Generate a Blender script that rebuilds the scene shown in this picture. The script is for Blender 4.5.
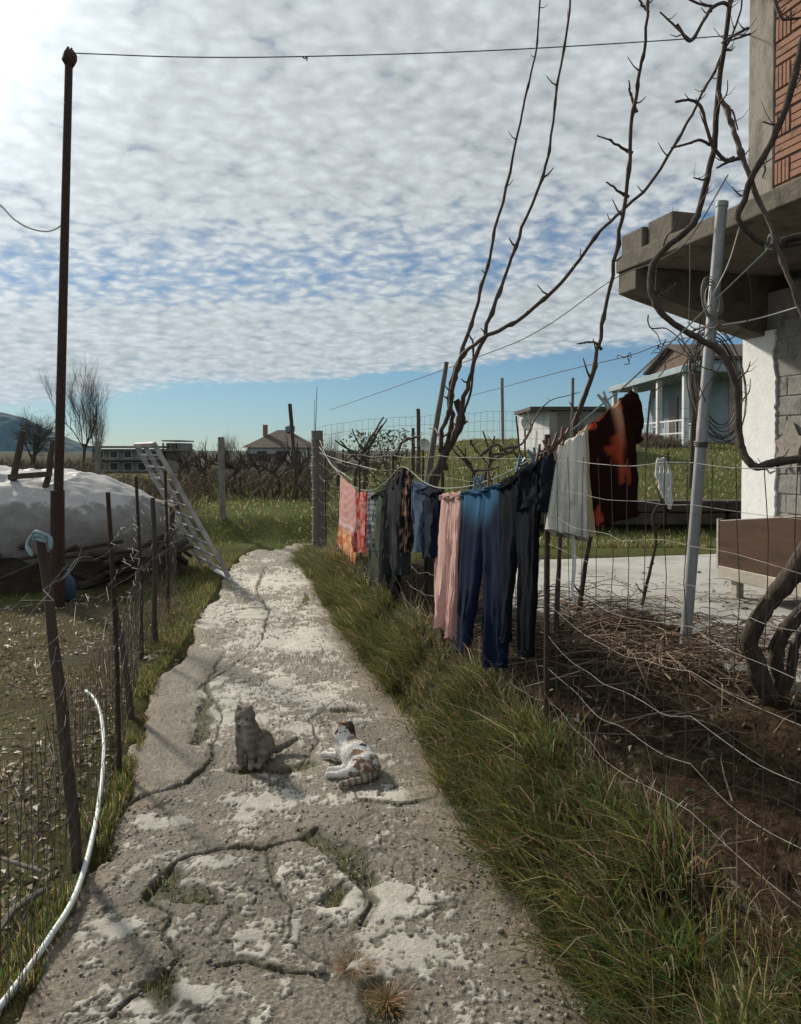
import bpy, math, random
import numpy as np
from mathutils import Vector, Matrix

rng = np.random.default_rng(11)
random.seed(11)
SC = bpy.context.scene
COL = SC.collection
for _o in list(bpy.data.objects):
    bpy.data.objects.remove(_o)

# ------------------------------------------------------------------ camera, sky, sun, exposure
FPX, CH, W_, H_ = 775.0, 1.65, 801, 1024
PITCH = math.radians(1.2)
CY = 450 + FPX * math.tan(PITCH)          # image row of the optical axis (lens shifted down a little)
cam = bpy.data.cameras.new('camera')
cam.sensor_fit = 'VERTICAL'; cam.sensor_height = 24; cam.lens = FPX / H_ * 24
cam.shift_y = (CY - 512) / H_
cam.clip_start = 0.05; cam.clip_end = 9000
camo = bpy.data.objects.new('camera', cam); COL.objects.link(camo)
camo.location = (0, 0, CH); camo.rotation_euler = (math.pi / 2 - PITCH, 0, 0)
SC.camera = camo

SUN_EL, SUN_AZ = math.radians(31), math.radians(-42)      # azimuth from +Y, negative = left
SUN_DIR = Vector((math.sin(SUN_AZ) * math.cos(SUN_EL), math.cos(SUN_AZ) * math.cos(SUN_EL), math.sin(SUN_EL)))
sun = bpy.data.lights.new('sun', 'SUN'); sun.energy = 5.0; sun.angle = math.radians(4.5); sun.color = (1.0, 0.90, 0.74)
suno = bpy.data.objects.new('sun', sun); COL.objects.link(suno)
suno.rotation_euler = (-SUN_DIR).to_track_quat('-Z', 'Y').to_euler(); suno.location = (-20, 30, 25)
SC.view_settings.view_transform = 'Standard'; SC.view_settings.look = 'None'
SC.view_settings.gamma = 1; SC.view_settings.exposure = -0.10
SC.view_settings.use_curve_mapping = False
SC.cycles.volume_bounces = 1
SC.cycles.max_bounces = 8

SKY_STRENGTH = 0.09
world = bpy.data.worlds.new('World'); SC.world = world; world.use_nodes = True
NT = world.node_tree; NT.nodes.clear()
def wn(t, **k):
    n = NT.nodes.new(t)
    for a, b in k.items(): setattr(n, a, b)
    return n
def wl(a, b): NT.links.new(a, b)
def wmath(op, a, b=None, clamp=False):
    n = wn('ShaderNodeMath', operation=op, use_clamp=clamp)
    for i, s in enumerate((a, b)):
        if s is None: continue
        if isinstance(s, (int, float)): n.inputs[i].default_value = s
        else: wl(s, n.inputs[i])
    return n.outputs[0]
def build_world():
    tc = wn('ShaderNodeTexCoord')
    nrm = wn('ShaderNodeVectorMath', operation='NORMALIZE'); wl(tc.outputs['Generated'], nrm.inputs[0])
    sep = wn('ShaderNodeSeparateXYZ'); wl(nrm.outputs[0], sep.inputs[0])
    X, Y, Z = sep.outputs
    zz = wmath('ADD', wmath('MAXIMUM', Z, 0.0), 0.24)
    comb = wn('ShaderNodeCombineXYZ'); wl(wmath('DIVIDE', X, zz), comb.inputs[0]); wl(wmath('DIVIDE', Y, zz), comb.inputs[1])
    mp = wn('ShaderNodeMapping'); mp.inputs['Rotation'].default_value = (0, 0, math.radians(-35)); mp.inputs['Scale'].default_value = (1.0, 1.15, 1)
    wl(comb.outputs[0], mp.inputs[0])
    def noise(vec, scale, detail, rough, dist=0.0):
        n = wn('ShaderNodeTexNoise'); n.inputs['Scale'].default_value = scale; n.inputs['Detail'].default_value = detail
        n.inputs['Roughness'].default_value = rough; n.inputs['Distortion'].default_value = dist
        wl(vec, n.inputs['Vector']); return n.outputs['Fac']
    fine = noise(mp.outputs[0], 24.0, 6, 0.55, 0.0)
    mid = noise(mp.outputs[0], 6.5, 3, 0.5, 0.0)
    big = noise(comb.outputs[0], 0.7, 3, 0.5)
    # how much of the deck covers the sky at each height above the skyline
    ze = wmath('SUBTRACT', Z, wmath('MULTIPLY', X, 0.09))
    ze = wmath('ADD', ze, wmath('MULTIPLY', wmath('SUBTRACT', big, 0.5), 0.09))
    cov = wn('ShaderNodeValToRGB'); wl(ze, cov.inputs[0])
    el = cov.color_ramp.elements
    pts = [(0.0, 0.0), (0.092, 0.0), (0.102, .60), (0.125, .90), (0.178, .86), (0.207, .50), (0.235, .40), (0.28, .64), (0.33, .88), (1.0, .92)]
    el[0].position, el[1].position = pts[0][0], pts[-1][0]
    el[0].color = (0, 0, 0, 1); el[1].color = (pts[-1][1],) * 3 + (1,)
    for p, v in pts[1:-1]:
        e = el.new(p); e.color = (v, v, v, 1)
    # rounded cloudlets, their cells pushed about by a finer noise
    wv = wn('ShaderNodeTexNoise'); wv.inputs['Scale'].default_value = 15.0; wv.inputs['Detail'].default_value = 4; wl(mp.outputs[0], wv.inputs['Vector'])
    off = wn('ShaderNodeVectorMath', operation='MULTIPLY_ADD'); wl(wv.outputs['Color'], off.inputs[0]); off.inputs[1].default_value = (.11, .11, 0); wl(mp.outputs[0], off.inputs[2])
    vo = wn('ShaderNodeTexVoronoi', feature='SMOOTH_F1', voronoi_dimensions='2D'); vo.inputs['Scale'].default_value = 19.0; vo.inputs['Smoothness'].default_value = 0.55
    wl(off.outputs[0], vo.inputs['Vector'])
    cell = wmath('SUBTRACT', 0.40, vo.outputs['Distance'])
    rip = wmath('ADD', wmath('MULTIPLY', wmath('SUBTRACT', fine, 0.5), 1.25), wmath('MULTIPLY', wmath('SUBTRACT', mid, 0.5), 0.8))
    rip = wmath('ADD', rip, wmath('MULTIPLY', cell, 0.85))
    cvr = wmath('MULTIPLY', cov.outputs[0], 1.5)
    gate = wmath('MULTIPLY', cov.outputs[0], 8.0, True)
    alpha = wmath('MULTIPLY', wmath('ADD', cvr, rip, True), gate, True)
    # cloud light: brighter in the thick ripples and towards the sun
    dt = wn('ShaderNodeVectorMath', operation='DOT_PRODUCT'); wl(nrm.outputs[0], dt.inputs[0]); dt.inputs[1].default_value = SUN_DIR
    d = wmath('MAXIMUM', dt.outputs['Value'], 0.0)
    glow = wmath('MULTIPLY', wmath('POWER', d, 42.0), 2.1)
    halo = wmath('MULTIPLY', wmath('POWER', d, 7.0), 0.26)
    br = wmath('ADD', wmath('ADD', 0.60, wmath('MULTIPLY', rip, 0.30)), wmath('ADD', glow, halo))
    ccol = wn('ShaderNodeVectorMath', operation='SCALE'); ccol.inputs[0].default_value = (0.92, 0.99, 1.03); wl(br, ccol.inputs['Scale'])
    sky = wn('ShaderNodeTexSky', sky_type='NISHITA', sun_disc=False, sun_elevation=SUN_EL, sun_rotation=SUN_AZ)
    sky.altitude = 300; sky.air_density = 1.0; sky.dust_density = 0.2; sky.ozone_density = 3.0
    tint = wn('ShaderNodeVectorMath', operation='MULTIPLY'); wl(sky.outputs[0], tint.inputs[0]); tint.inputs[1].default_value = (0.60, 0.735, 0.83)
    sk = wn('ShaderNodeVectorMath', operation='SCALE'); wl(tint.outputs[0], sk.inputs[0]); sk.inputs['Scale'].default_value = SKY_STRENGTH
    mx = wn('ShaderNodeMix', data_type='RGBA'); wl(alpha, mx.inputs[0]); wl(sk.outputs[0], mx.inputs[6]); wl(ccol.outputs[0], mx.inputs[7])
    bg = wn('ShaderNodeBackground'); wl(mx.outputs[2], bg.inputs[0]); bg.inputs[1].default_value = 1.0
    out = wn('ShaderNodeOutputWorld'); wl(bg.outputs[0], out.inputs[0])
build_world()

# ------------------------------------------------------------------ numeric helpers
CT, ST = math.cos(PITCH), math.sin(PITCH)
def ray(px, py):
    u = (px - 400.5) / FPX; v = (CY - py) / FPX
    return np.array([u, CT + v * ST, -ST + v * CT])
def G(px, py, z=0.0):
    d = ray(px, py); t = (z - CH) / d[2]
    return np.array([d[0] * t, d[1] * t, z])
def P(px, py, Y):
    d = ray(px, py); t = Y / d[1]
    return np.array([d[0] * t, Y, CH + d[2] * t])
def proj(p):
    x, y, z = p[0], p[1], p[2] - CH
    dep = y * CT - z * ST; up = y * ST + z * CT
    return 400.5 + FPX * x / dep, CY - FPX * up / dep
def sstep(a, b, x):
    t = np.clip((np.asarray(x, float) - a) / (b - a), 0, 1); return t * t * (3 - 2 * t)
def _hash(ix, iy, s):
    h = (ix.astype(np.int64) * 374761393 + iy.astype(np.int64) * 668265263 + s * 974634777) & 0xFFFFFFFF
    h = ((h ^ (h >> 13)) * 1274126177) & 0xFFFFFFFF
    return ((h ^ (h >> 16)) & 0xFFFF) / 65535.0
def vnoise(x, y, s=0):
    x = np.asarray(x, float); y = np.asarray(y, float)
    ix, iy = np.floor(x), np.floor(y); fx, fy = x - ix, y - iy
    fx = fx * fx * fx * (fx * (fx * 6 - 15) + 10); fy = fy * fy * fy * (fy * (fy * 6 - 15) + 10)
    a = _hash(ix, iy, s); b = _hash(ix + 1, iy, s); c = _hash(ix, iy + 1, s); d = _hash(ix + 1, iy + 1, s)
    return a + (b - a) * fx + (c - a) * fy + (a - b - c + d) * fx * fy
def fbm(x, y, s=0, o=4, g=0.5):
    r = 0; a = 1.0; t = 0; x = np.asarray(x, float); y = np.asarray(y, float)
    for k in range(o):
        r = r + a * vnoise(x, y, s + k * 17); t += a; a *= g
        x, y = (x * 1.62 - y * 1.18) + 3.1, (x * 1.18 + y * 1.62) + 7.7
    return r / t
def polydist(x, y, pl):
    best = np.full(np.shape(x), 1e9)
    for (ax, ay), (bx, by) in zip(pl[:-1], pl[1:]):
        dx, dy = bx - ax, by - ay; L = dx * dx + dy * dy + 1e-12
        t = np.clip(((x - ax) * dx + (y - ay) * dy) / L, 0, 1)
        best = np.minimum(best, np.hypot(x - ax - t * dx, y - ay - t * dy))
    return best
def smooth_line(pts, n):
    """Catmull-Rom through pts (rows may hold any number of columns), n points per span."""
    p = np.asarray(pts, float); p = np.vstack([2 * p[0] - p[1], p, 2 * p[-1] - p[-2]]); out = []
    for i in range(1, len(p) - 2):
        for t in np.linspace(0, 1, n, endpoint=False):
            a, b, c, d = p[i - 1], p[i], p[i + 1], p[i + 2]
            out.append(.5 * (2 * b + (c - a) * t + (2 * a - 5 * b + 4 * c - d) * t * t + (3 * b - a - 3 * c + d) * t ** 3))
    out.append(p[-2]); return np.array(out)

# ------------------------------------------------------------------ materials
def new_mat(name):
    m = bpy.data.materials.new(name); m.use_nodes = True
    nt = m.node_tree; b = nt.nodes['Principled BSDF']; return m, nt, b
def ramp(nt, fac, stops):
    r = nt.nodes.new('ShaderNodeValToRGB'); e = r.color_ramp.elements
    e[0].position, e[0].color = stops[0][0], (*stops[0][1], 1); e[1].position, e[1].color = stops[-1][0], (*stops[-1][1], 1)
    for p, c in stops[1:-1]:
        q = e.new(p); q.color = (*c, 1)
    nt.links.new(fac, r.inputs[0]); return r.outputs[0]
def tex(nt, scale, detail=4, rough=.6, vec=None, kind='ShaderNodeTexNoise', dist=0.0):
    n = nt.nodes.new(kind); n.inputs['Scale'].default_value = scale
    if kind == 'ShaderNodeTexNoise':
        n.inputs['Detail'].default_value = detail; n.inputs['Roughness'].default_value = rough; n.inputs['Distortion'].default_value = dist
    if vec is None:
        tc = nt.nodes.new('ShaderNodeTexCoord'); vec = tc.outputs['Object']
    nt.links.new(vec, n.inputs['Vector']); return n
def stretched(nt, sc):
    tc = nt.nodes.new('ShaderNodeTexCoord'); mp = nt.nodes.new('ShaderNodeMapping'); mp.inputs['Scale'].default_value = sc
    nt.links.new(tc.outputs['Object'], mp.inputs[0]); return mp.outputs[0]
def bump(nt, b, h, strength, dist=.01, prev=None):
    n = nt.nodes.new('ShaderNodeBump'); n.inputs['Strength'].default_value = strength; n.inputs['Distance'].default_value = dist
    nt.links.new(h, n.inputs['Height'])
    if prev is not None: nt.links.new(prev, n.inputs['Normal'])
    nt.links.new(n.outputs[0], b.inputs['Normal']); return n.outputs[0]
def mix(nt, fac, a, b, mode='MIX'):
    m = nt.nodes.new('ShaderNodeMix'); m.data_type = 'RGBA'; m.blend_type = mode
    for s, i in ((fac, 0), (a, 6), (b, 7)):
        if isinstance(s, (int, float)): m.inputs[i].default_value = s
        elif isinstance(s, tuple): m.inputs[i].default_value = (*s, 1)
        else: nt.links.new(s, m.inputs[i])
    return m.outputs[2]
def mnode(nt, op, a, b=None, clamp=False):
    n = nt.nodes.new('ShaderNodeMath'); n.operation = op; n.use_clamp = clamp
    for i, s in enumerate((a, b)):
        if s is None: continue
        if isinstance(s, (int, float)): n.inputs[i].default_value = s
        else: nt.links.new(s, n.inputs[i])
    return n.outputs[0]
def mat_noise(name, c1, c2, scale=6, rough=.8, bs=.3, bscale=40, metal=0, str_=None, c3=None, detail=5):
    m, nt, b = new_mat(name); vec = stretched(nt, str_) if str_ else None
    t = tex(nt, scale, detail, .62, vec)
    st = [(.3, c1), (.7, c2)] if c3 is None else [(.28, c1), (.5, c2), (.72, c3)]
    nt.links.new(ramp(nt, t.outputs['Fac'], st), b.inputs['Base Color'])
    b.inputs['Roughness'].default_value = rough; b.inputs['Metallic'].default_value = metal
    if bs: bump(nt, b, tex(nt, bscale, 4, .65, vec).outputs['Fac'], bs, .01)
    return m
def attr(nt, name):
    a = nt.nodes.new('ShaderNodeAttribute'); a.attribute_name = name; return a
def mat_attr(name, rough=.8, trans=0.0, noise=.25, nscale=60, bs=0.0, spec=.3):
    """colour carried by the mesh attribute 'col', a little translucency for leaves and thin cloth"""
    m, nt, b = new_mat(name); a = attr(nt, 'col')
    t = tex(nt, nscale, 3)
    c = mix(nt, noise, a.outputs['Color'], ramp(nt, t.outputs['Fac'], [(.3, (.35, .35, .35)), (.7, (1.5, 1.5, 1.5))]), 'MULTIPLY')
    nt.links.new(c, b.inputs['Base Color']); b.inputs['Roughness'].default_value = rough; b.inputs['Specular IOR Level'].default_value = spec
    if bs: bump(nt, b, t.outputs['Fac'], bs, .004)
    if trans:
        out = nt.nodes['Material Output']; tr = nt.nodes.new('ShaderNodeBsdfTranslucent'); nt.links.new(c, tr.inputs[0])
        ms = nt.nodes.new('ShaderNodeMixShader'); ms.inputs[0].default_value = trans
        nt.links.new(b.outputs[0], ms.inputs[1]); nt.links.new(tr.outputs[0], ms.inputs[2]); nt.links.new(ms.outputs[0], out.inputs[0])
    return m
M = {}
M['wood'] = mat_noise('weathered_wood', (.035, .025, .018), (.10, .075, .056), 5, .85, .5, 30, str_=(9, 9, 1.2))
M['woodgrey'] = mat_noise('grey_wood', (.09, .08, .07), (.2, .18, .155), 5, .85, .5, 30, str_=(9, 9, 1.2))
M['rust'] = mat_noise('rusty_iron', (.022, .013, .010), (.07, .034, .022), 30, .75, .3, 90, metal=.2)
M['wire'] = mat_noise('galvanised_wire', (.10, .095, .09), (.26, .25, .24), 14, .65, 0, metal=.2)
M['darkwire'] = mat_noise('old_wire', (.06, .05, .045), (.14, .12, .11), 20, .6, 0, metal=.5)
M['bark'] = mat_noise('vine_bark', (.028, .02, .015), (.095, .07, .053), 16, .95, 1.0, 60, str_=(2.2, 2.2, .5))
M['cane'] = mat_noise('vine_cane', (.045, .03, .024), (.11, .075, .055), 12, .75, .4, 60)
M['twig'] = mat_noise('bare_twigs', (.045, .036, .03), (.09, .072, .058), 6, .9, 0)
M['concrete'] = mat_noise('raw_concrete', (.13, .115, .095), (.30, .275, .24), 4.5, .9, .6, 45, c3=(.23, .21, .18), str_=(1, 1, .45))
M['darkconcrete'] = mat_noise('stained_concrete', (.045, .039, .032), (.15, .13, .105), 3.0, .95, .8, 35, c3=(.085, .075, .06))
M['post'] = mat_noise('concrete_post', (.12, .11, .1), (.25, .235, .21), 7, .92, .5, 50)
M['block'] = mat_noise('concrete_block', (.11, .105, .098), (.27, .26, .245), 5, .95, .9, 40, c3=(.17, .165, .155))
M['plaster'] = mat_noise('white_plaster', (.74, .75, .76), (.88, .88, .87), 9, .85, .4, 30)
M['clay'] = mat_noise('clay_brick', (.15, .07, .042), (.31, .155, .10), 7, .85, .5, 50, c3=(.22, .108, .068))
M['mortar'] = mat_noise('mortar', (.2, .18, .155), (.34, .31, .275), 14, .95, .5, 60)
M['pipe'] = mat_noise('galvanised_pipe', (.20, .205, .21), (.36, .365, .37), 6, .55, .15, 50, metal=.25)
M['hose'] = mat_noise('white_hose', (.48, .53, .54), (.66, .70, .70), 3, .45, 0, 20)
M['rope'] = mat_noise('rope', (.14, .17, .15), (.25, .28, .25), 40, .8, .3, 200)
M['whiterope'] = mat_noise('white_cord', (.5, .5, .48), (.7, .7, .67), 40, .8, .3, 200)
M['steel'] = mat_noise('painted_steel', (.13, .075, .05), (.30, .30, .295), 5, .7, .2, 40, metal=0, c3=(.42, .42, .415))
M['brownpanel'] = mat_noise('brown_veneer', (.05, .024, .014), (.10, .05, .028), 3, .45, .1, 30, str_=(1, 1, 7))
M['palewood'] = mat_noise('pale_wood', (.32, .29, .24), (.5, .46, .39), 4, .7, .2, 30, str_=(1.5, 1.5, 9))
M['tile'] = mat_noise('roof_tiles', (.04, .028, .022), (.09, .062, .048), 2.5, .9, .5, 6)
M['oldtile'] = mat_noise('dark_roof', (.04, .036, .033), (.085, .075, .068), 2, .9, .4, 6)
M['bluewall'] = mat_noise('pale_blue_wall', (.20, .27, .30), (.30, .37, .41), 1.5, .85, .1, 20)
M['pinkwall'] = mat_noise('pink_wall', (.34, .27, .24), (.43, .355, .31), 1.5, .85, .1, 20)
M['whitewall'] = mat_noise('white_wall', (.5, .52, .53), (.68, .69, .69), 1.2, .85, .1, 20)
M['greywall'] = mat_noise('grey_wall', (.17, .165, .155), (.31, .30, .285), 1.2, .9, .2, 12)
M['glass'] = mat_noise('dark_window', (.015, .018, .02), (.035, .04, .045), 1, .15, 0)
M['hay'] = mat_noise('stacked_firewood', (.025, .02, .015), (.075, .058, .042), 9, .95, 1.0, 22, str_=(1, 1, 3))
M['rag'] = mat_noise('blue_rag', (.18, .28, .33), (.36, .46, .50), 30, .9, .3, 60)
M['whiterag'] = mat_noise('white_rag', (.5, .5, .5), (.72, .72, .72), 30, .9, .3, 60)
M['bluejug'] = mat_noise('blue_plastic', (.02, .045, .085), (.035, .07, .13), 10, .4, 0)
M['tank'] = mat_noise('blue_tank', (.1, .17, .22), (.15, .23, .28), 5, .5, 0)
M['dish'] = mat_noise('satellite_dish', (.4, .4, .38), (.55, .55, .52), 10, .5, 0)
M['rustsheet'] = mat_noise('rusty_sheet', (.13, .06, .035), (.26, .13, .08), 9, .85, .3, 60, str_=(3, 3, 1), c3=(.18, .12, .09))
M['pinwood'] = mat_noise('peg_wood', (.11, .05, .035), (.2, .1, .07), 60, .7, 0)
M['pinblue'] = mat_noise('peg_blue', (.06, .12, .2), (.1, .17, .26), 60, .5, 0)
M['pingrey'] = mat_noise('peg_grey', (.25, .26, .27), (.36, .37, .38), 60, .5, 0)
M['eye'] = mat_noise('cat_eye', (.02, .02, .01), (.06, .05, .02), 90, .1, 0)
M['nose'] = mat_noise('cat_nose', (.25, .11, .09), (.32, .15, .12), 90, .4, 0)
M['drystone'] = mat_noise('dark_dry_stone', (.025, .022, .018), (.075, .066, .055), 3, .95, .8, 25)
M['gable'] = mat_noise('gable_brick', (.07, .045, .032), (.14, .09, .065), 3, .9, .3, 20)
M['flats'] = mat_noise('bare_render', (.13, .115, .095), (.24, .21, .175), 1.0, .9, .2, 12)
M['blade'] = mat_attr('grass_blades', .38, .45, .2, 30, 0, .5)
M['leaf'] = mat_attr('dead_leaves', .8, .15, .3, 80)
M['evergreen'] = mat_attr('small_leaves', .6, .25, .2, 30)
M['fur'] = mat_attr('cat_fur', .9, 0, .3, 260, .5, .1)
M['cloth'] = mat_attr('washed_cloth', .95, .3, .3, 260, .5, .1)

# ------------------------------------------------------------------ mesh helpers
class MB:
    def __init__(s): s.v = []; s.f = []; s.n = 0
    def add(s, v, f):
        v = np.asarray(v, float); s.v.append(v); s.f += [tuple(int(i) + s.n for i in q) for q in f]; s.n += len(v)
    def frame_box(s, o, ax, ay, az, x0, x1, y0, y1, z0, z1):
        o, ax, ay, az = (np.asarray(q, float) for q in (o, ax, ay, az))
        v = [o + ax * x + ay * y + az * z for z in (z0, z1) for y in (y0, y1) for x in (x0, x1)]
        s.add(v, [(0, 2, 3, 1), (4, 5, 7, 6), (0, 1, 5, 4), (1, 3, 7, 5), (3, 2, 6, 7), (2, 0, 4, 6)])
    def box(s, x0, x1, y0, y1, z0, z1): s.frame_box((0, 0, 0), (1, 0, 0), (0, 1, 0), (0, 0, 1), x0, x1, y0, y1, z0, z1)
    def beam(s, a, b, w, h, up=(0, 0, 1)):
        a, b = np.asarray(a, float), np.asarray(b, float); d = b - a; L = np.linalg.norm(d); d /= L
        u = np.asarray(up, float); r = np.cross(d, u); r /= np.linalg.norm(r); u = np.cross(r, d)
        s.frame_box(a, d, r, u, 0, L, -w / 2, w / 2, -h / 2, h / 2)
    def tube(s, pts, rad, n=8, cap=True):
        p = np.asarray(pts, float); k = len(p)
        r = np.full(k, rad, float) if np.isscalar(rad) else np.asarray(rad, float)
        t = np.gradient(p, axis=0); t /= np.linalg.norm(t, axis=1)[:, None] + 1e-12
        u = np.array([0, 0, 1.0]) if abs(t[0][2]) < .9 else np.array([1.0, 0, 0]); rings = []
        ang = np.linspace(0, 2 * np.pi, n, endpoint=False)
        for i in range(k):
            u = u - t[i] * np.dot(u, t[i]); u /= np.linalg.norm(u) + 1e-12; w = np.cross(t[i], u)
            rings.append(p[i] + r[i] * (np.cos(ang)[:, None] * u + np.sin(ang)[:, None] * w))
        f = [(i * n + j, i * n + (j + 1) % n, (i + 1) * n + (j + 1) % n, (i + 1) * n + j) for i in range(k - 1) for j in range(n)]
        if cap: f += [tuple(range(n - 1, -1, -1)), tuple((k - 1) * n + j for j in range(n))]
        s.add(np.vstack(rings), f)
    def lathe(s, c, prof, n=16):
        c = np.asarray(c, float); a = np.linspace(0, 2 * np.pi, n, endpoint=False)
        v = np.vstack([np.c_[c[0] + r * np.cos(a), c[1] + r * np.sin(a), np.full(n, c[2] + z)] for r, z in prof]); k = len(prof)
        f = [(i * n + j, i * n + (j + 1) % n, (i + 1) * n + (j + 1) % n, (i + 1) * n + j) for i in range(k - 1) for j in range(n)]
        f += [tuple(range(n - 1, -1, -1)), tuple((k - 1) * n + j for j in range(n))]; s.add(v, f)
    def blob(s, c, r, n=10, jit=.12, seed=0):
        g = np.random.default_rng(seed); c = np.asarray(c, float); r = np.ones(3) * r
        a = np.linspace(0, 2 * np.pi, n, endpoint=False); v = [c + np.array([0, 0, -1]) * r]
        for k in range(1, n // 2):
            th = -np.pi / 2 + np.pi * k / (n // 2)
            for q in a: v.append(c + r * np.array([np.cos(th) * np.cos(q), np.cos(th) * np.sin(q), np.sin(th)]) * (1 + jit * (g.random() - .5)))
        v.append(c + np.array([0, 0, 1]) * r); k = n // 2 - 1; f = []
        for j in range(n):
            f.append((0, 1 + (j + 1) % n, 1 + j)); f.append((len(v) - 1, 1 + (k - 1) * n + j, 1 + (k - 1) * n + (j + 1) % n))
            for i in range(k - 1): f.append((1 + i * n + j, 1 + i * n + (j + 1) % n, 1 + (i + 1) * n + (j + 1) % n, 1 + (i + 1) * n + j))
        s.add(v, f)
    def prism(s, o, ax, ay, an, poly, depth):
        o, ax, ay, an = (np.asarray(q, float) for q in (o, ax, ay, an)); k = len(poly)
        a = [o + ax * x + ay * y for x, y in poly]; b = [q + an * depth for q in a]
        s.add(a + b, [tuple(range(k - 1, -1, -1)), tuple(range(k, 2 * k))] + [(i, (i + 1) % k, k + (i + 1) % k, k + i) for i in range(k)])
    def build(s, name, mat, parent=None, loc=None, smooth=True, bevel=0, col=None, sharp=42):
        v = np.vstack(s.v)
        base = np.zeros(3)
        if parent is not None:
            p = parent
            while p is not None: base = base + np.array(p.location); p = p.parent
        elif loc is not None: base = np.asarray(loc, float)
        me = bpy.data.meshes.new(name); me.from_pydata((v - base).tolist(), [], s.f); me.update()
        if smooth:
            me.polygons.foreach_set('use_smooth', np.ones(len(me.polygons), bool))
            me.set_sharp_from_angle(angle=math.radians(sharp))
        if mat: me.materials.append(mat)
        if col is not None:
            a = me.color_attributes.new('col', 'FLOAT_COLOR', 'POINT'); a.data.foreach_set('color', np.asarray(col, np.float32).ravel())
        o = bpy.data.objects.new(name, me); COL.objects.link(o)
        if parent is not None: o.parent = parent
        else: o.location = base
        if bevel:
            md = o.modifiers.new('edge', 'BEVEL'); md.width = bevel; md.segments = 2; md.limit_method = 'ANGLE'
        return o
def tag(o, label, cat, group=None, kind=None):
    o['label'] = label; o['category'] = cat
    if group: o['group'] = group
    if kind: o['kind'] = kind
    return o
def thing(name, label, cat, loc, group=None):
    o = bpy.data.objects.new(name, None); o.empty_display_size = .2; COL.objects.link(o); o.location = tuple(float(q) for q in loc)
    return tag(o, label, cat, group)
def quads_mesh(name, verts, quads, mat, col=None, kind=None, label=None, cat=None, parent=None, smooth=False):
    """fast mesh from arrays: verts (n,3), quads (m,4)"""
    me = bpy.data.meshes.new(name); n, m = len(verts), len(quads)
    me.vertices.add(n); me.vertices.foreach_set('co', np.asarray(verts, np.float32).ravel())
    me.loops.add(m * 4); me.loops.foreach_set('vertex_index', np.asarray(quads, np.int32).ravel())
    me.polygons.add(m); me.polygons.foreach_set('loop_start', np.arange(0, m * 4, 4, dtype=np.int32))
    me.polygons.foreach_set('loop_total', np.full(m, 4, np.int32))
    if smooth: me.polygons.foreach_set('use_smooth', np.ones(m, bool))
    me.update(calc_edges=True)
    if mat: me.materials.append(mat)
    if col is not None:
        c = np.asarray(col, np.float32)
        if c.shape[1] == 3: c = np.c_[c, np.ones(len(c), np.float32)]
        a = me.color_attributes.new('col', 'FLOAT_COLOR', 'POINT'); a.data.foreach_set('color', c.ravel())
    o = bpy.data.objects.new(name, me); COL.objects.link(o)
    if kind: o['kind'] = kind
    if label: o['label'] = label
    if cat: o['category'] = cat
    if parent: o.parent = parent
    return o
def grid_quads(nr, nc):
    i = np.arange(nr - 1)[:, None] * nc + np.arange(nc - 1)[None, :]
    return np.stack([i, i + 1, i + nc + 1, i + nc], -1).reshape(-1, 4)
def gnarl(pts, rads, seg=6, amp=.3, seed=0, knots=0.0):
    """smooth line with a radius column, jittered sideways by amp*radius and swollen at knots"""
    g = np.random.default_rng(seed); q = np.c_[np.asarray(pts, float), np.asarray(rads, float)]
    s = smooth_line(q, seg); r = np.maximum(s[:, 3], .0006)
    kk = np.arange(len(s)) * .5
    s[:, :3] += (np.stack([vnoise(kk, kk * 0 + 9 * c, seed) - .5 for c in range(3)], 1) * 5 + g.normal(0, .2, (len(s), 3))) * (amp * r)[:, None]
    k = np.arange(len(r))
    if knots:
        r = r * (1 + knots * (g.random(len(r)) < .14))
    return s[:, :3], r * (1 + .22 * (vnoise(k * .17, k * 0, seed) - .5) + .025 * g.normal(0, 1, len(r)).clip(-1, 1))

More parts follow.
